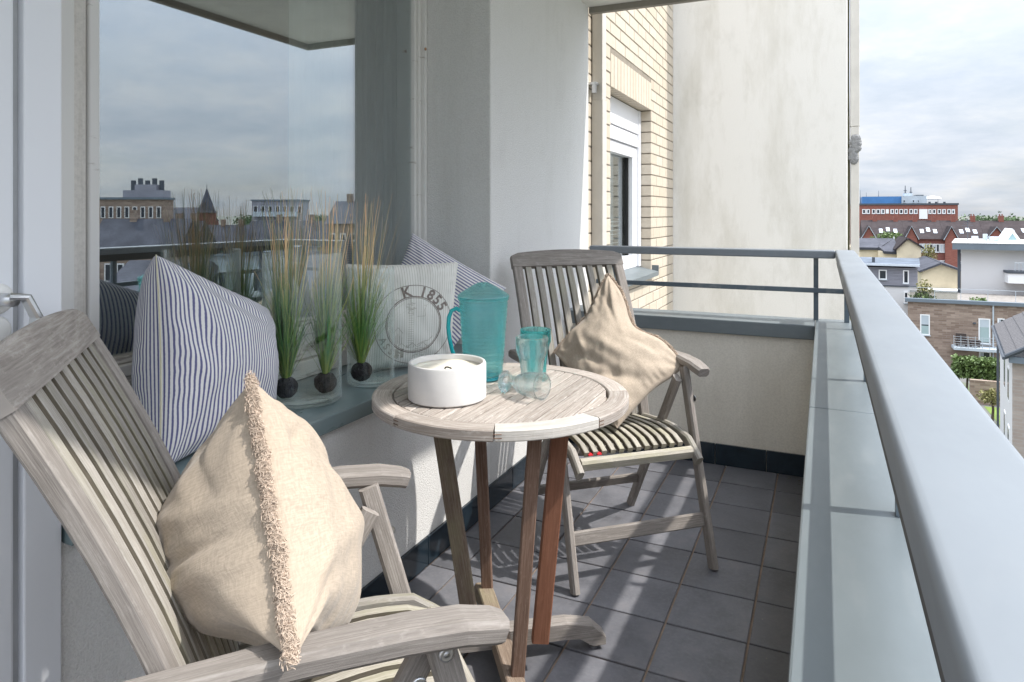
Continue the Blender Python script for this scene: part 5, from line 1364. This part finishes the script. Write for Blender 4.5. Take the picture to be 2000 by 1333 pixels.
v = [bm.verts.new(p) for p in ((10, 38, GZ+.02), (30, 38, GZ+.02), (30, 56, GZ+.02), (10, 56, GZ+.02))]; bm.faces.new(v); mk('lawn', bm, simple('lawn_green', (.13, .19, .035), .95, .3, .8), kind='structure')
# --- near house on the right
def D8(px, py, d): return ATD(px, py, d)
A8 = ATD(1977, 697, 33.0); B8 = ATD(1953, 640, 41.5); ze8 = A8.z
u8 = (B8-A8); u8.z = 0; L8 = u8.length; u8.normalize(); v8 = Vector((u8.y, -u8.x, 0))
if v8.x < 0: v8 = -v8
h8 = Bld('near white and grey brick house corner with dark tiled roof at the right edge', A8.x+3, A8.y+4, 'house', 'house')
def q8(a, b_, z): return A8*1+u8*a+v8*b_+Vector((0, 0, z-A8.z))
bm = BM(); prism(bm, [q8(0, 0, GZ), q8(L8, 0, GZ), q8(L8, 9, GZ), q8(0, 9, GZ)], [q8(0, 0, ze8), q8(L8, 0, ze8), q8(L8, 9, ze8), q8(0, 9, ze8)]); h8.add('side_wall', bm, 't_white')
bm = BM(); prism(bm, [q8(-.15, .0, GZ), q8(-.003, .0, GZ), q8(-.003, 9, GZ), q8(-.15, 9, GZ)], [q8(-.15, .0, ze8-.25), q8(-.003, .0, ze8-.25), q8(-.003, 9, ze8-.25), q8(-.15, 9, ze8-.25)]); h8.add('brick_facing', bm, 't_greybrick')
bm = BM(); prism(bm, [q8(-.4, -.15, ze8-.24), q8(-.16, -.15, ze8-.24), q8(-.16, 9, ze8-.24), q8(-.4, 9, ze8-.24)], [q8(-.4, -.15, ze8+.05), q8(-.16, -.15, ze8+.05), q8(-.16, 9, ze8+.05), q8(-.4, 9, ze8+.05)]); h8.add('fascia', bm, 't_fascia')
RS = .62  # roof slope
def r8(a, b_): return q8(a, b_, ze8+.05+RS*(b_+.3))
bm = BM(); P_ = [r8(-.5, -.3), r8(L8+.4, -.3), r8(L8+.4, 6), r8(-.5, 6)]; prism(bm, P_, [p+Vector((0, 0, -.14)) for p in P_]); rf8 = h8.add('roof', bm, 't_dark')
nT = 0; tw8, tl8 = .42, .50
tb = BM(); 
def tile8(a, b_):
    bm = BM(); e = .012; up = Vector((0, 0, .055)); up2 = Vector((0, 0, .02))
    P_ = [r8(a+e, b_), r8(a+tw8-e, b_), r8(a+tw8-e, b_+tl8), r8(a+e, b_+tl8)]
    prism(bm, [P_[0]+Vector((0, 0, .005)), P_[1]+Vector((0, 0, .005)), P_[2]+Vector((0, 0, .005)), P_[3]+Vector((0, 0, .005))], [P_[0]+up, P_[1]+up, P_[2]+up2, P_[3]+up2]); h8.add('roof_tile', bm, 't_rooftile', rf8)
a = -.45
while a < L8+.3:
    b_ = -.28
    while b_ < 3.4: tile8(a, b_); b_ += tl8-.04
    a += tw8
bm = BM(); tube(bm, [r8(-.5, -.3)+Vector((0, 0, .02)), r8(-.5, 6)+Vector((0, 0, .02))], .09, 6); h8.add('verge', bm, 't_dark')
bm = BM(); tube(bm, [r8(-.5, -.36)-Vector((0, 0, .05)), r8(L8+.4, -.36)-Vector((0, 0, .05))], .08, 6); h8.add('gutter', bm, 't_dark')
P_ = [r8(3.2, 1.1), r8(4.1, 1.1), r8(4.1, 2.6), r8(3.2, 2.6)]; bm = BM(); prism(bm, [p+Vector((0, 0, .02)) for p in P_], [p+Vector((0, 0, .14)) for p in P_]); h8.add('roof_window', bm, 't_zinc')
for aa in (1.6, 4.6):
    for zz in (ze8-2.6, ze8-5.6):
        bm = BM(); prism(bm, [q8(aa, -.04, zz), q8(aa+1.0, -.04, zz), q8(aa+1.0, .02, zz), q8(aa, .02, zz)], [q8(aa, -.04, zz+1.7), q8(aa+1.0, -.04, zz+1.7), q8(aa+1.0, .02, zz+1.7), q8(aa, .02, zz+1.7)]); w_ = h8.add('window', bm, 't_white2')
        bm = BM(); prism(bm, [q8(aa+.1, -.05, zz+.1), q8(aa+.9, -.05, zz+.1), q8(aa+.9, -.041, zz+.1), q8(aa+.1, -.041, zz+.1)], [q8(aa+.1, -.05, zz+1.6), q8(aa+.9, -.05, zz+1.6), q8(aa+.9, -.041, zz+1.6), q8(aa+.1, -.041, zz+1.6)]); h8.add('pane', bm, 't_black', w_)
bm = BM(); tube(bm, [q8(L8+.05, -.1, GZ), q8(L8+.05, -.1, ze8)], .07, 6); h8.add('downpipe', bm, 't_dark')

# grit and small scraps on the floor tiles
bm = BM(); random.seed(77)
for k in range(260):
    x = random.uniform(XW+.02, -.02); y = random.uniform(.9, YC0); 
    if random.random() < .5: x = random.choice((XW+.015+abs(random.gauss(0, .04)), -.02-abs(random.gauss(0, .03))))
    r = random.uniform(.0006, .0022); lathe(bm, [(0, r), (r, .0021)], (x, y, .0025), 5)
mk('grit', bm, M['t_grit'], kind='stuff')

# ------------------------------------------------------------------ the town on the open side, seen as a reflection in the window
def RM(px, py, d):
    p = ATD(px, py, d); return Vector((2*XG-p.x, p.y, p.z))
def rbuild(label, px0, px1, py, d, m, th=10, roof=None, rows=2, cols=5, name='building', cat='building', wm='t_white2', group=None):
    a, b_ = RM(px0, py, d), RM(px1, py, d); u = (b_-a); u.z = 0; L = u.length; u.normalize(); v = Vector((u.y, -u.x, 0))
    if v.dot(Vector((a.x, a.y, 0))) < 0: v = -v
    h = Bld(label, a.x, a.y, cat, name, group); z = a.z
    def q(s, t_, zz): return Vector((a.x, a.y, 0))+u*s+v*t_+Vector((0, 0, zz))
    def bx_(n, s0, s1, t0, t1, z0, z1, mm, par=None):
        bm = BM(); prism(bm, [q(s0, t0, z0), q(s1, t0, z0), q(s1, t1, z0), q(s0, t1, z0)], [q(s0, t0, z1), q(s1, t0, z1), q(s1, t1, z1), q(s0, t1, z1)]); return h.add(n, bm, mm, par)
    if roof == 'pitched':
        hr = L*.12+2; bx_('wall', 0, L, 0, th, GZ, z-hr, m)
        bm = BM(); prism(bm, [q(-.3, -.4, z-hr), q(-.3, th/2, z), q(-.3, th+.4, z-hr)], [q(L+.3, -.4, z-hr), q(L+.3, th/2, z), q(L+.3, th+.4, z-hr)]); h.add('roof', bm, 't_slate'); zt_ = z-hr
        for k in range(2): bx_('chimney', L*(.3+.4*k), L*(.3+.4*k)+.6, th/2-.3, th/2+.3, z-.6, z+.8, 't_brown')
    else: bx_('wall', 0, L, 0, th, GZ, z, m); bx_('roof_edge', -.2, L+.2, -.2, th+.2, z, z+.3, 't_fascia'); zt_ = z
    for r_ in range(rows):
        for c_ in range(cols):
            s0 = L*(c_+.25)/cols; s1 = s0+min(1.6, L/cols*.55); z1 = zt_-1.0-r_*3.0
            w_ = bx_('window', s0, s1, -.10, -.01, z1-1.6, z1, wm); bx_('pane', s0+.1, s1-.1, -.13, -.101, z1-1.5, z1-.1, 't_black', w_)
    return h, q, L, z, bx_
h, q, L, z, bx_ = rbuild('stepped pale apartment block with roof terraces reflected left in the window', 178, 318, 390, 95, 't_brown', 3, rows=4, cols=9)
bx_('upper_storey', L*.42, L*.98, .4, 2.6, z+.31, z+1.3, 't_clad'); bx_('upper_storey', L*.58, L*.88, .5, 2.5, z+1.31, z+2.1, 't_clad')
for k in range(5): bx_('chimney', L*(.5+.1*k), L*(.5+.1*k)+.5, 1, 1.4, z+1.3, z+2.7+.3*(k % 2), 't_dark')
rbuild('long low brown roofed house reflected below the stepped block', 175, 345, 428, 60, 't_brown', 5, 'pitched', 1, 7, cat='house', name='house')
rbuild('dark slate house with a white dormer reflected left of the church', 300, 375, 432, 72, 't_brown', 5, 'pitched', 2, 4, cat='house', name='house')
# church
c = RM(404, 440, 150)
ch_ = Bld('church with a pointed slate spire reflected in the window', c.x, c.y, 'church', 'church')
bm = BM(); box(bm, c.x-1.35, c.x+1.35, c.y-1.35, c.y+1.35, GZ, RM(404, 416, 150).z); ch_.add('tower', bm, 't_redbrick2')
zt_ = RM(404, 416, 150).z; bm = BM(); lathe(bm, [(2.0, 0), (1.7, .5), (.05, RM(404, 368, 150).z-zt_), (0, RM(404, 366, 150).z-zt_)], (c.x, c.y, zt_), 8); ch_.add('spire', bm, 't_slate')
bm = BM(); box(bm, c.x+2, c.x+16, c.y-3, c.y+5, GZ, RM(430, 432, 150).z); ch_.add('nave_wall', bm, 't_redbrick2')
zz = RM(430, 432, 150).z; bm = BM(); prism(bm, [(c.x+2, c.y-3.3, zz), (c.x+2, c.y+1, zz+3), (c.x+2, c.y+5.3, zz)], [(c.x+16, c.y-3.3, zz), (c.x+16, c.y+1, zz+3), (c.x+16, c.y+5.3, zz)]); ch_.add('nave_roof', bm, 't_slate')
bm = BM(); tube(bm, [(c.x, c.y, RM(404, 367, 150).z), (c.x, c.y, RM(404, 362, 150).z)], .06, 4); ch_.add('finial', bm, 't_dark')
h, q, L, z, bx_ = rbuild('grey balconied block reflected right of the church', 492, 592, 393, 140, 't_clad', 4, rows=4, cols=7)
for r_ in range(3): bx_('balcony', L*.05, L*.9, -1.2, -.14, z-3.2-3*r_, z-2.2-3*r_, 't_ltgrey')
rbuild('dark roofed town house reflected in front of the balconied block', 392, 480, 440, 100, 't_brown', 5, 'pitched', 2, 6, cat='house', name='house')
rbuild('wide cream town house row reflected behind the grass tufts', 480, 640, 432, 85, 't_beige', 5, 'pitched', 2, 9, cat='house', name='house')
rbuild('brown gabled house reflected at the right of the window', 640, 700, 392, 70, 't_brown', 9, 'pitched', 2, 3, cat='house', name='house')
rbuild('near slate roofed house reflected below the handrail', 170, 330, 520, 40, 't_white', 10, 'pitched', 1, 5, cat='house', name='house')
rbuild('near grey flat roofed house reflected behind the striped cushion', 350, 520, 500, 46, 't_ltgrey', 12, None, 2, 5, cat='house', name='house')
rbuild('near brown roofed house reflected behind the wide vase', 530, 700, 500, 44, 't_brown', 12, 'pitched', 1, 4, cat='house', name='house')
bush(2600, 560, 60, 5, 'broad green street tree beyond the railing on the open side', 't_leaf', n=1200, size=.28, seed=22, squash=(1, 1, .9), cat='tree', name='tree', base=GZ)
